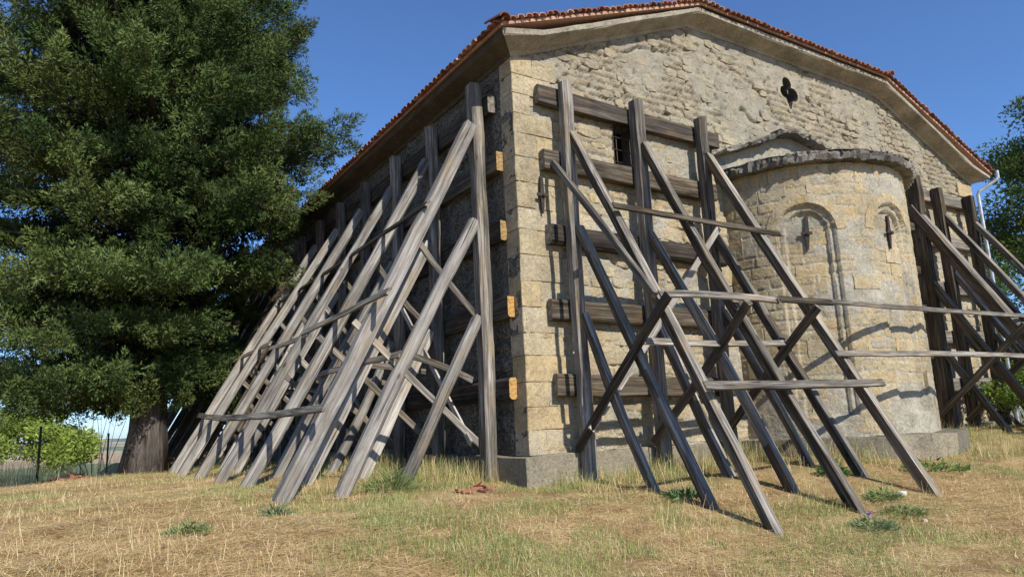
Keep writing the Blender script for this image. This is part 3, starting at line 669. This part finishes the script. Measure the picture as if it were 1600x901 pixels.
# planks nailed across the rakers
GP = 'brace planks nailed across the rakers'
def plank(p0, p1, w, th, side, mat, label, bow=.02): return timber('brace_plank', p0, p1, th, w, side, mat, None, None, bow, label=label, cat='plank', group=GP)
nuv = Vector((0, -.876, .484))
plank((.58, -1.16, 3.31), (3.62, -1.17, 3.29), .09, .03, nuv, M_brown, 'highest plank across the three gable frames left of the apse', .015)
plank((.58, -1.80, 2.13), (2.56, -1.78, 2.18), .09, .03, nuv, M_grey, 'waist-high plank joining first and second gable frames near the corner', .015)
plank((2.52, -1.85, 2.18), (3.60, -1.84, 2.19), .09, .03, nuv, M_brown, 'short plank overlapping the waist-high plank beside the apse', .012)
plank((3.20, -1.77, 2.25), (11.6, -1.75, 2.28), .075, .028, nuv, M_grey, 'longest plank, spanning the whole apse to the far frames', .05)
plank((.50, -2.38, 1.11), (3.60, -2.36, 1.13), .095, .035, nuv, M_grey, 'lowest plank across the feet of the three gable frames', .012)
plank((3.05, -2.17, 1.48), (11.3, -2.18, 1.46), .075, .028, nuv, M_grey, 'sagging knee-high plank running right across the apse', -.06)
plank((.62, -1.40, 1.68), (3.40, -1.38, 1.71), .085, .03, nuv, M_grey, 'plank on the middle rakers, behind the front ones, left of the apse', .012)
plank((8.6, -2.4, 1.06), (11.7, -2.4, 1.08), .09, .03, nuv, M_grey, 'low plank across the frames right of the apse', .012)
plank((3.22, -.44, 3.52), (.58, -.46, .72), .09, .03, (0, 1, 0), M_pale, 'long thin diagonal plank from third post down to first post foot', .01)
plank((.47, -.17, 4.16), (.58, -1.72, 2.14), .075, .06, (1, 0, 0), M_grey, 'thin pole from the second rail down to the first raker', .01)
nlv = Vector((-.88, 0, .48))
plank((-1.07, .42, 3.58), (-1.12, 8.7, 3.50), .085, .03, nlv, M_dark, 'highest long dark plank along the side wall rakers', .03)
plank((-1.76, .05, 2.36), (-1.78, 3.3, 2.32), .09, .03, nlv, M_grey, 'plank at mid height on the nearest side wall rakers', .012)
plank((-1.78, 3.0, 2.27), (-1.80, 5.2, 2.29), .08, .03, nlv, M_grey, 'short overlapping plank at mid height on the side wall rakers', .012)
plank((-1.76, 5.3, 2.40), (-1.79, 10.7, 2.34), .085, .03, nlv, M_grey, 'farther plank at mid height on the side wall rakers near the tree', .03)
plank((-2.44, .12, 1.13), (-2.40, 8.5, 1.26), .10, .035, nlv, M_grey, 'lowest long plank along the side wall rakers', .05)
plank((-1.46, .45, 1.70), (-1.47, 4.6, 1.71), .085, .03, nlv, M_grey, 'plank on the middle side wall rakers, behind the front ones', .012)
plank((-.46, 3.2, 3.2), (-.46, .62, .62), .08, .03, (1, 0, 0), M_pale, 'thin diagonal plank between the first posts of the side wall', .01)
plank((-.46, 7.3, 3.2), (-.46, 3.6, .62), .08, .03, (1, 0, 0), M_pale, 'thin diagonal plank between farther posts of the side wall', .01)

# ------------------------------------------------------------------ vegetation helpers
def leaf_cloud(pos, nrm_dir, ln, wd, col, droop=0.):
    """pointed leaves: pos (n,3), direction (n,3) unit, length, width, colour (n,3) -> V,F,col (triangles)"""
    n = len(pos); rv = rng.normal(size=(n, 3)); sd = np.cross(nrm_dir, rv); sd /= np.linalg.norm(sd, axis=1, keepdims=True)+1e-9
    L = np.asarray(ln).reshape(-1, 1)*np.ones((n, 1)); Wd = np.asarray(wd).reshape(-1, 1)*np.ones((n, 1))
    V = np.stack([pos+sd*Wd*.5, pos+nrm_dir*L, pos-sd*Wd*.5], 1).reshape(-1, 3); F = np.arange(3*n).reshape(n, 3)
    return V, F, np.repeat(col, 3, axis=0)
def unit(v): return v/(np.linalg.norm(v, axis=-1, keepdims=True)+1e-9)

# ------------------------------------------------------------------ cypress
TX, TY = -3.38, 8.1; TZ = gz(TX, TY)
tree = empty('cypress_tree', (TX, TY, TZ), label='large dark green cypress with thick trunk beside the shored church wall', cat='tree')
def prad(z, az):
    r = np.interp(z, [1.3, 2.0, 3.0, 4.2, 5.6, 6.6, 7.6, 8.6, 10, 11.5, 13.5, 16], [2.6, 3.5, 3.9, 4.0, 4.1, 4.25, 3.9, 3.9, 3.5, 3.1, 2.2, .3])
    # towards the church wall (camera right) the low boughs are short
    rightness = math.cos(az-math.atan2(-.54, .84))
    if rightness > 0: r -= rightness*np.interp(z, [1.3, 2.6, 3.7, 4.3, 5.4, 6.3, 7.5], [3.0, 3.3, 2.6, 1.0, .8, .15, .35])
    if rightness > 0: r -= rightness*np.interp(z, [6.9, 7.6, 9.4, 11], [0, .75, .75, .5])
    if rightness > 0 and z < 6.2:   # keep clear of the timber and wall
        r = min(r, 2.6 if z < 3.4 else 3.2)
    sunness = -math.sin(az)
    if sunness > 0: r -= sunness*np.interp(z, [1.3, 2.9, 3.8], [1.1, .8, 0.])
    return max(r, .4)
random.seed(5)
mb = MB(); pts = []; rad = []
for i in range(15):
    z = i*1.0; pts.append((TX+.06*math.sin(i*.9), TY+.05*math.cos(i*1.3), TZ-.2+z)); rad.append(np.interp(z, [0, .5, 1.2, 3, 8, 14], [.45, .365, .31, .265, .18, .05]))
mb.tube(pts, [float(q) for q in rad], 16)
V = np.array(mb.V); ang = np.arctan2(V[:, 1]-TY, V[:, 0]-TX); f = 1+.07*np.sin(ang*5+V[:, 2]*.5)+.05*np.sin(ang*9+1-V[:, 2]*.3)
V[:, 0] = TX+(V[:, 0]-TX)*f; V[:, 1] = TY+(V[:, 1]-TY)*f
link('trunk', mesh('trunk', V, mb.F, M_bark, True), tree)
LP = []; LD = []; LC = []; LL = []; mbl = MB()
nb = 230
def plume(p, ax, L, rad, m, col):
    """one dense spindle of scale-leaf shoots"""
    t_ = rng.random(m)**.8; pr = np.sin(np.pi*np.clip(t_, 0, 1)**.75)**.7*rad*(.35+.65*rng.random(m)**.5)
    e1 = np.cross(ax, [.3, .2, .93]); e1 /= np.linalg.norm(e1)+1e-9; e2 = np.cross(ax, e1); a = rng.uniform(0, 2*np.pi, m)
    rd = np.cos(a)[:, None]*e1+np.sin(a)[:, None]*e2; bend = np.array([0, 0, .10*L])*(t_**2)[:, None]
    LP.append(p+ax*(t_*L)[:, None]+rd*pr[:, None]+bend); LD.append(unit(ax*.75+rd*.8+np.array([0, 0, .15])+rng.normal(size=(m, 3))*.35))
    LC.append(col*(.72+.55*t_*rng.uniform(.7, 1.3, m))[:, None]); LL.append(rng.uniform(.05, .11, m)*(1.1-.3*t_))
for b in range(nb):
    z = 1.9+13.7*(b/nb)**1.1+random.uniform(-.3, .3); az = b*2.39996+random.uniform(-.4, .4)
    z = math.floor(z/.9)*.9+.28*math.sin(2*az+z*.7)+random.gauss(0, .09)+.4
    R = prad(z, az)*random.uniform(.68, 1.04); rise = np.interp(z, [1.5, 3, 6, 10, 15], [-.26, -.08, .14, .38, .9])
    base = np.array([TX, TY, z-.3-R*rise*.5]); dirn = np.array([math.cos(az), math.sin(az), 0.]); lat = np.array([-dirn[1], dirn[0], 0])
    P = []
    for q in range(7):
        s = q/6; P.append(base+dirn*R*s+np.array([0, 0, R*rise*s+.25*math.sin(s*3.0)*(.6 if z > 3 else .2)])+np.array([random.gauss(0, .05)*s for _ in range(3)]))
    mbl.tube([tuple(p) for p in P[:6]], [.06*(1-i*.16)*(.6+R*.15) for i in range(6)], 5)
    shade = random.uniform(.75, 1.25); hue = random.random(); npl = int(5+R*2.6)
    cc_ = (np.array([.048, .084, .027])*(1-hue)+np.array([.110, .138, .043])*hue)*shade
    for k in range(npl):
        s = .22+.74*((k+random.random())/npl)**.8; i = min(int(s*6), 5); p = P[i]+(P[i+1]-P[i])*(s*6-i)
        sd = random.gauss(0, .55); ax = unit(dirn*random.uniform(.5, 1.)+lat*sd+np.array([0, 0, random.uniform(-.12, .5)]))
        p = p+lat*sd*.46*(1.25-.5*s)*min(R*.35, 1.1)+np.array([0, 0, random.gauss(0, .07)])
        Lp = random.uniform(.55, 1.0)*(1. if s > .4 else .8); m = int((330 if s > .45 else 170)*Lp)
        col = cc_*random.uniform(.8, 1.25)
        plume(p-ax*.15, ax, Lp, random.uniform(.16, .25), m, col)
        for _ in range(2):                                           # side plumelets
            a2 = unit(ax+rng.normal(size=3)*.55); plume(p+ax*Lp*random.uniform(.1, .6), a2, Lp*.55, random.uniform(.08, .14), m//4, col*random.uniform(.85, 1.15))
for k in range(520):                                                # shell of plumes closing the crown
    z = random.uniform(1.6, 13.0); az = random.uniform(0, 6.283); rr_ = prad(z, az)*random.uniform(.30, .85)
    dirn = np.array([math.cos(az), math.sin(az), 0.]); p = np.array([TX, TY, z])+dirn*rr_
    ax = unit(dirn+np.array([random.gauss(0, .4), random.gauss(0, .4), random.uniform(-.25, .55)])); Lp = random.uniform(.5, .95)
    hue = random.random(); plume(p-ax*.2, ax, Lp, random.uniform(.16, .26), int(300*Lp), (np.array([.046, .080, .022])*(1-hue)+np.array([.10, .126, .034])*hue)*random.uniform(.6, 1.2))
m = 50000                                                           # inner twig leaves, coloured near-black for the shade within the crown
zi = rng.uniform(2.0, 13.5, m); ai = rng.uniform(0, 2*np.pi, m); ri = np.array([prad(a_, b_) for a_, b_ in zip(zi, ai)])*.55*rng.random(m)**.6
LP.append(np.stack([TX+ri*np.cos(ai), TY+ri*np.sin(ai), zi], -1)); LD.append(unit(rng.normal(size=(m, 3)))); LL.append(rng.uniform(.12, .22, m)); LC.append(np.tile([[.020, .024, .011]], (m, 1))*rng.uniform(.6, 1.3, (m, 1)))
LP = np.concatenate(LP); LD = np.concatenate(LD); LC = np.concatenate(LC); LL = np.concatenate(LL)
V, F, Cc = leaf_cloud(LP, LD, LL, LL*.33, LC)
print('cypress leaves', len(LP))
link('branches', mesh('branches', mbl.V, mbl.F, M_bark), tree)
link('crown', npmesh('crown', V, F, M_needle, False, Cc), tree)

# ------------------------------------------------------------------ broadleaf trees and bushes
def leafy(name, x, y, h, r, label, cat, col, n=9000, ls=.07, z0=.25, clumps=40, stems=6, group=None, trunk=False):
    zb = gz(x, y); e = empty(name, (x, y, zb), label=label, cat=cat, group=group); rr = np.random.default_rng(int(abs(x*100+y*7)))
    mb = MB(); cl = []
    for k in range(clumps):
        u = unit(rr.normal(size=3)); u[2] = abs(u[2])*1.0-.25*rr.random(); q = rr.uniform(.45, 1.)**.5
        c = np.array([x+u[0]*r*q, y+u[1]*r*q, zb+z0*h+(h*(1-z0))*(.42+.50*u[2]*q)]); cl.append(c)
    if trunk: mb.tube([(x, y, zb-.2), (x+.1, y, zb+h*.3), (x, y+.1, zb+h*.75)], [r*.09, r*.07, r*.02], 9)
    for c in cl[:max(stems, clumps if trunk else stems)]:
        b0 = (x, y, zb+h*.3) if trunk else (x+rr.normal()*.12*r, y+rr.normal()*.12*r, zb-.1); mid = [(b0[i]*.45+c[i]*.55)+rr.normal()*.06*r for i in range(3)]
        mb.tube([b0, mid, tuple(c)], [.03+.006*r, .02, .006], 5)
    link('trunk' if trunk else 'stems', mesh('stems', mb.V, mb.F, M_bark), e)
    ci = rr.integers(0, clumps, n); cs = np.array(cl); rad = rr.uniform(.16, .30, clumps)*r
    off = unit(rr.normal(size=(n, 3)))*(rr.random((n, 1))**.4)*rad[ci][:, None]*np.array([1, 1, .75]); p = cs[ci]+off
    d = unit(off+rr.normal(size=(n, 3))*.12*r+np.array([0, 0, .05])); cb = np.array(col)*rr.uniform(.7, 1.25, (clumps, 1))
    cc_ = cb[ci]*rr.uniform(.75, 1.3, (n, 1)); L = rr.uniform(.7, 1.3, n)*ls
    V, F, Cc = leaf_cloud(p, d, L, L*.55, cc_); link('crown' if trunk else 'foliage', npmesh('foliage', V, F, M_leaf, False, Cc), e); return e
leafy('shrub', -6.0, 40.0, 9.2, 3.1, 'bright green leafy shrub under the cypress at the left edge', 'shrub', (.25, .32, .065), 17000, .2, .38, 60, 9)
leafy('shrub', -2.6, 41.0, 9.0, 2.9, 'airy yellow-green shrub left of the cypress trunk', 'shrub', (.27, .33, .08), 9500, .2, .42, 50, 10)
leafy('broadleaf_tree', 31.4, 3.4, 18.5, 4.6, 'tall leafy green tree behind the far corner of the church', 'tree', (.085, .125, .03), 60000, .16, .10, 110, 6, None, True)
leafy('broadleaf_tree', 17.0, 3.6, 6.0, 2.6, 'lower leafy tree beside the far downpipe corner', 'tree', (.075, .12, .03), 24000, .10, .05, 60, 6, None, True)
leafy('bramble_bush', 10.9, -.95, 1.15, 1.0, 'bright green bramble bush at the foot of the right-hand frames', 'bush', (.19, .28, .055), 6000, .06, .05, 24, 8)
leafy('bramble_bush', 9.7, -1.9, .55, .6, 'low bright green weeds in front of the right-hand frames', 'bush', (.20, .29, .06), 3000, .05, .02, 18, 6)
leafy('bramble_bush', 17.2, 1.4, 3.0, 2.2, 'tall green undergrowth farthest behind the right-hand frames', 'bush', (.14, .21, .045), 9000, .09, .03, 34, 8)
leafy('bramble_bush', 13.6, -.5, 2.3, 1.5, 'dark green bush behind the frames at the right edge', 'bush', (.08, .14, .03), 6500, .07, .05, 26, 8)

# ------------------------------------------------------------------ wire fence, rubble heap, stones
fence = empty('wire_fence', (-5.05, 9.6, gz(-5.05, 9.6)), label='rusty iron fence posts with sagging wire beyond the cypress', cat='fence')
fp = [(-8.6, 4.5), (-5.05, 9.6), (-3.55, 15.6), (-2.2, 21.0)]
for x, y in fp:
    b = gz(x, y); mb = MB(); mb.box(-.022, .022, -.005, .001, -.2, 1.12); mb.box(-.022, -.016, .001, .04, -.2, 1.12); o = link('post', mesh('post', mb.V, mb.F, M_iron), fence); o.location = (x, y, b)
for h in (.35, .7, 1.02):
    mb = MB(); P = []
    for (a, b), (c, d) in zip(fp[:-1], fp[1:]):
        for q in range(6): P.append((a+(c-a)*q/6, b+(d-b)*q/6, gz(a, b)*(1-q/6)+gz(c, d)*q/6+h-.06*math.sin(math.pi*q/6)))
    mb.tube(P, .0025, 4); link('wire', mesh('wire', mb.V, mb.F, M_iron), fence)
def shard(k):
    v_, f_ = unit_stone(700+k, 7, 4); return mesh('tile_shard', v_, f_, M_tile)
shm = [shard(i) for i in range(5)]; random.seed(9)
def heap(x, y, rx, ry, n, h, label):
    e = empty('tile_heap', (x, y, gz(x, y)), label=label, cat='rubble heap')
    for k in range(n):
        a = random.uniform(0, 6.28); q = random.random()**.5; px, py = x+rx*q*math.cos(a), y+ry*q*math.sin(a); o = link('tile_shard', shm[k % 5], e)
        o.location = (px, py, gz(px, py)+h*(1-q)*random.random()+.006); o.rotation_euler = (math.pi/2+random.gauss(0, .35), random.gauss(0, .35), random.uniform(0, 6.28)); s = random.uniform(.10, .22); o.scale = (s, .03, s*.7)
heap(-4.55, 8.3, .45, .22, 60, .16, 'low heap of broken red roof tiles left of the cypress trunk')
heap(-.85, .0, .5, .2, 6, .0, 'scatter of red tile shards at the foot of the church corner')
for k, (x, y, s) in enumerate([(2.95, -2.78, .10), (2.2, -3.4, .05)]):
    v_, f_ = unit_stone(800+k, 9, 2.2); tw = NT('pale field stone %d' % k); me = mesh('field_stone', v_, f_, tw.done((.62, .60, .55)))
    o = link('field_stone', me, None, label=['small white stone in the grass by the raker left of the apse', 'tiny pale stone in the dry grass before the gable frames'][k], cat='stone'); o.location = (x, y, gz(x, y)+s*.3); o.rotation_euler = (-math.pi/2, 0, k); o.scale = (s, s*.5, s*.8)

# ------------------------------------------------------------------ grass
CP = np.array([-4.835, -7.274])
def ok_mask(x, y):
    inside = (x > -.16) & (y > -.16); ap = np.hypot(x-AC[0], y-AC[1]) < AR+.34
    return ~(inside | ap)
def in_view(x, y, pad=.12):
    dx, dy = x-CP[0], y-CP[1]; f_ = dx*math.sin(yaw)+dy*math.cos(yaw); r_ = dx*math.cos(yaw)-dy*math.sin(yaw)
    return (f_ > 2.5) & (np.abs(r_) < f_*(.735+pad)+.6)
def blades(n, hmin, hmax, wmin, wmax, lean, cols, wts, dens=None, falloff=7., seed=0, region=(-10, 13, -6.5, 14), lift=0.):
    r = np.random.default_rng(seed); out = []
    got = 0; X = []; Y = []
    while got < n:
        x = r.uniform(region[0], region[1], 400000); y = r.uniform(region[2], region[3], 400000); d = np.hypot(x-CP[0], y-CP[1])
        k = ok_mask(x, y) & in_view(x, y) & (r.random(400000) < np.minimum(1, (falloff/np.maximum(d, .1))**2))
        if dens is not None: k &= r.random(400000) < dens(x, y)
        X.append(x[k]); Y.append(y[k]); got += k.sum()
    x = np.concatenate(X)[:n]; y = np.concatenate(Y)[:n]; z = GZ(x, y)-.01+lift*r.random(n)
    h = r.uniform(hmin, hmax, n)*(1+.5*fbm(x*.9, y*.9, 3, 210)); w = r.uniform(wmin, wmax, n)
    az = r.uniform(0, 2*np.pi, n); le = np.abs(r.normal(lean[0], lean[1], n)); dx, dy = np.cos(az), np.sin(az); sa = r.uniform(0, np.pi, n)
    sx, sy = np.cos(sa)*w/2, np.sin(sa)*w/2
    h_ = h*np.cos(np.minimum(le, 1.5)); q = h*np.sin(np.minimum(le, 1.5))
    b = np.stack([x, y, z], -1); m = b+np.stack([dx*q*.38, dy*q*.38, h_*.6], -1); tp = b+np.stack([dx*q, dy*q, h_], -1); s = np.stack([sx, sy, np.zeros(n)], -1)
    V = np.stack([b-s, b+s, tp+s*.35, tp-s*.35], 1).reshape(-1, 3); F = np.arange(4*n).reshape(n, 4)
    ww = wts(x, y); u_ = r.random(n); cum = np.cumsum(ww, 1)/ww.sum(1, keepdims=True); ci = (u_[:, None] > cum).sum(1)
    c = np.array(cols)[ci]*r.uniform(.7, 1.25, (n, 1)); return V, F, np.repeat(c, 4, axis=0)
STRAW = [(.70, .525, .262), (.83, .69, .43), (.52, .335, .135), (.22, .285, .085), (.40, .43, .17)]
def greenness(x, y):
    g = .60+1.6*fbm(x*.55+3, y*.55, 4, 230)
    g += .30*smooth(-1.2, -2.5, x-.35*y)*0+.22*smooth(3.2, .8, np.hypot(x+1.0, (y+3.2)*.8))+.35*smooth(1.1, .3, np.hypot(x+1.5, y-.2))
    g += .45*smooth(-.0, 1.5, x-5.5)*smooth(-3.4, -2.2, y)-.45*smooth(-2.6, -4.2, x)-.30*smooth(1.2, 2.5, x)*smooth(-2.5, -3.2, y)
    return np.clip(g, 0, 1)
def wts(x, y):
    g = greenness(x, y); one = np.ones_like(g); return np.stack([one*1., one*.55, one*.8*(1.2-g), g*.95, g*.65], 1)
def dry(x, y): return np.stack([np.ones_like(x)*1., np.ones_like(x)*1.1, np.ones_like(x)*.5, 0*x, 0*x], 1)
def grn(x, y): g = greenness(x, y); return np.stack([.15+0*g, .1+0*g, .05+0*g, g+.1, .7*g], 1)
def mat_(x, y): return .10+.95*smooth(.42, .70, .5+1.4*fbm(x*.7, y*.9, 4, 240))
def thick(x, y): return smooth(.22, .48, .5+1.4*fbm(x*1.1+9, y*1.1, 4, 260))
parts = [blades(120000, .015, .055, .004, .008, (1.0, .5), STRAW, wts, lambda x, y: .15+.85*thick(x, y), 7.5, 1),
         blades(110000, .025, .09, .003, .006, (.6, .4), STRAW, grn, lambda x, y: np.clip(greenness(x, y)*1.5-.25, .03, 1)*smooth(.32, .58, .5+1.3*fbm(x*2.3, y*2.3, 3, 245)), 7.5, 2),
         blades(8000, .06, .17, .0025, .0045, (.5, .4), STRAW, dry, lambda x, y: smooth(.5, .75, .5+1.3*fbm(x*1.7, y*1.7, 3, 247)), 7.5, 4),
         blades(135000, .06, .24, .003, .0065, (1.5, .05), STRAW, dry, mat_, 7.5, 3, lift=.045)]
V = np.concatenate([p[0] for p in parts]); F = []; nn = 0
for p in parts: F.append(p[1]+nn); nn += len(p[0])
link('grass', npmesh('grass', V, np.concatenate(F), M_grass, False, np.concatenate([p[2] for p in parts])), kind='stuff', label='dry straw and short green grass covering the slope', cat='grass')
# taller unmown grass at the wall foot and the feet of the timbers
def foot(x, y):
    a = smooth(1.0, .1, np.abs(y+.35))*(x > .2)*(x < 4.2)+smooth(.8, .1, np.hypot(x-AC[0], y-AC[1])-AR-.33)+smooth(1.5, .4, -x-.1)*(y > .4)*smooth(9, 2, y)
    a += .6*smooth(.5, .1, np.hypot(x+2.3, y-.9))+.9*smooth(.7, .15, np.hypot(x+1.35, y-.75))
    return np.clip(a, 0, 1)*smooth(.38, .62, .5+1.3*fbm(x*1.5, y*1.5, 3, 250))
V, F, Cc = blades(7000, .08, .30, .003, .006, (.3, .25), STRAW, lambda x, y: np.stack([.7+0*x, .5+0*x, .3+0*x, 1.1+0*x, .7+0*x], 1), foot, 9, 5, (-3, 9, -2.6, 6))
link('tall_grass', npmesh('tall_grass', V, F, M_grass, False, Cc), kind='stuff', label='tall unmown grass along the foot of the walls', cat='grass')
V, F, Cc = blades(3500, .2, .6, .004, .008, (.25, .2), STRAW, lambda x, y: np.stack([.8+0*x, .8+0*x, .5+0*x, .25+0*x, .1+0*x], 1), lambda x, y: smooth(3.2, 1., np.hypot(x+6.3, y-10.5))*smooth(.35, .6, .5+1.2*fbm(x*1.2, y*1.2, 3, 255)), 12, 6, (-11, -3, 7, 14))
link('tall_grass', npmesh('tall_grass', V, F, M_grass, False, Cc), kind='stuff', label='tall dry weeds under the shrubs at the left edge', cat='grass')
# single weeds
def weed(x, y, r, h, n, label, col=(.12, .19, .07), flower=None, ln=.09, wd=.3):
    zb = gz(x, y); e = empty('weed_plant', (x, y, zb), label=label, cat='weed'); rr = np.random.default_rng(int(abs(x*97+y*31)*10))
    a = rr.uniform(0, 2*np.pi, n); q = rr.random(n)**.6; p = np.stack([x+r*q*np.cos(a), y+r*q*np.sin(a), zb+h*rr.random(n)*(1.1-q)+.01], -1)
    d = unit(np.stack([np.cos(a), np.sin(a), rr.uniform(.1, 1.2, n)], -1)+rr.normal(size=(n, 3))*.4); L = rr.uniform(.6, 1.2, n)*ln
    V, F, Cc = leaf_cloud(p, d, L, L*wd, np.array(col)*rr.uniform(.7, 1.3, (n, 1))); link('leaves', npmesh('leaves', V, F, M_leaf, False, Cc), e)
    if flower:
        p = np.tile([[x-.05, y-.03, zb+h+.05]], (40, 1)); d = unit(rr.normal(size=(40, 3))); V, F, Cc = leaf_cloud(p, d, np.full(40, .035), .012, np.tile(np.array(flower), (40, 1))); link('flower', npmesh('flower', V, F, M_leaf, False, Cc), e)
weed(1.55, -3.25, .22, .10, 330, 'grey-green thistle with a small purple flower in dry grass', (.20, .25, .12), (.42, .24, .55), .07)
weed(2.25, -3.15, .22, .08, 320, 'flat green weed to the right of the purple-flowered thistle', (.21, .26, .10), None, .06)
weed(2.55, -2.8, .17, .12, 260, 'small bushy green weed by the foot of the raker beside the apse', (.20, .26, .10), None, .07)
weed(-3.02, -.15, .07, .07, 34, 'upright blue-green rosette in dry grass before the side wall rakers', (.15, .21, .12), None, .13, .22)
weed(-3.85, -.7, .17, .09, 240, 'low green weed in the dry grass at lower left', (.22, .27, .11), None, .07)
weed(.75, -1.75, .2, .06, 160, 'flat green weed in front of the lowest gable raker', (.13, .24, .09), None, .09)
weed(-1.55, .55, .26, .22, 520, 'tall green grass tuft between the nearest side wall rakers', (.20, .25, .09), None, .20, .05)
weed(3.0, -1.95, .18, .22, 300, 'leafy dark green weed between the gable raker feet', (.10, .17, .05), None, .08)
weed(4.4, -2.35, .4, .14, 300, 'fresh green weeds at the foot of the apse plinth', (.13, .22, .06), None, .08)

# ------------------------------------------------------------------ air
mh = bpy.data.materials.new('summer haze'); mh.use_nodes = True; th_ = mh.node_tree; th_.nodes.clear()
pv = th_.nodes.new('ShaderNodeVolumePrincipled'); pv.inputs['Color'].default_value = (.80, .88, 1., 1); pv.inputs['Density'].default_value = 6e-5; pv.inputs['Anisotropy'].default_value = .2
om = th_.nodes.new('ShaderNodeOutputMaterial'); th_.links.new(pv.outputs[0], om.inputs['Volume'])
mb = MB(); mb.box(-13000, 13000, -13000, 13000, -60, 160); hz = link('haze', mesh('haze', mb.V, mb.F, mh), kind='stuff', label='thin bluish summer haze over the far fields', cat='haze')
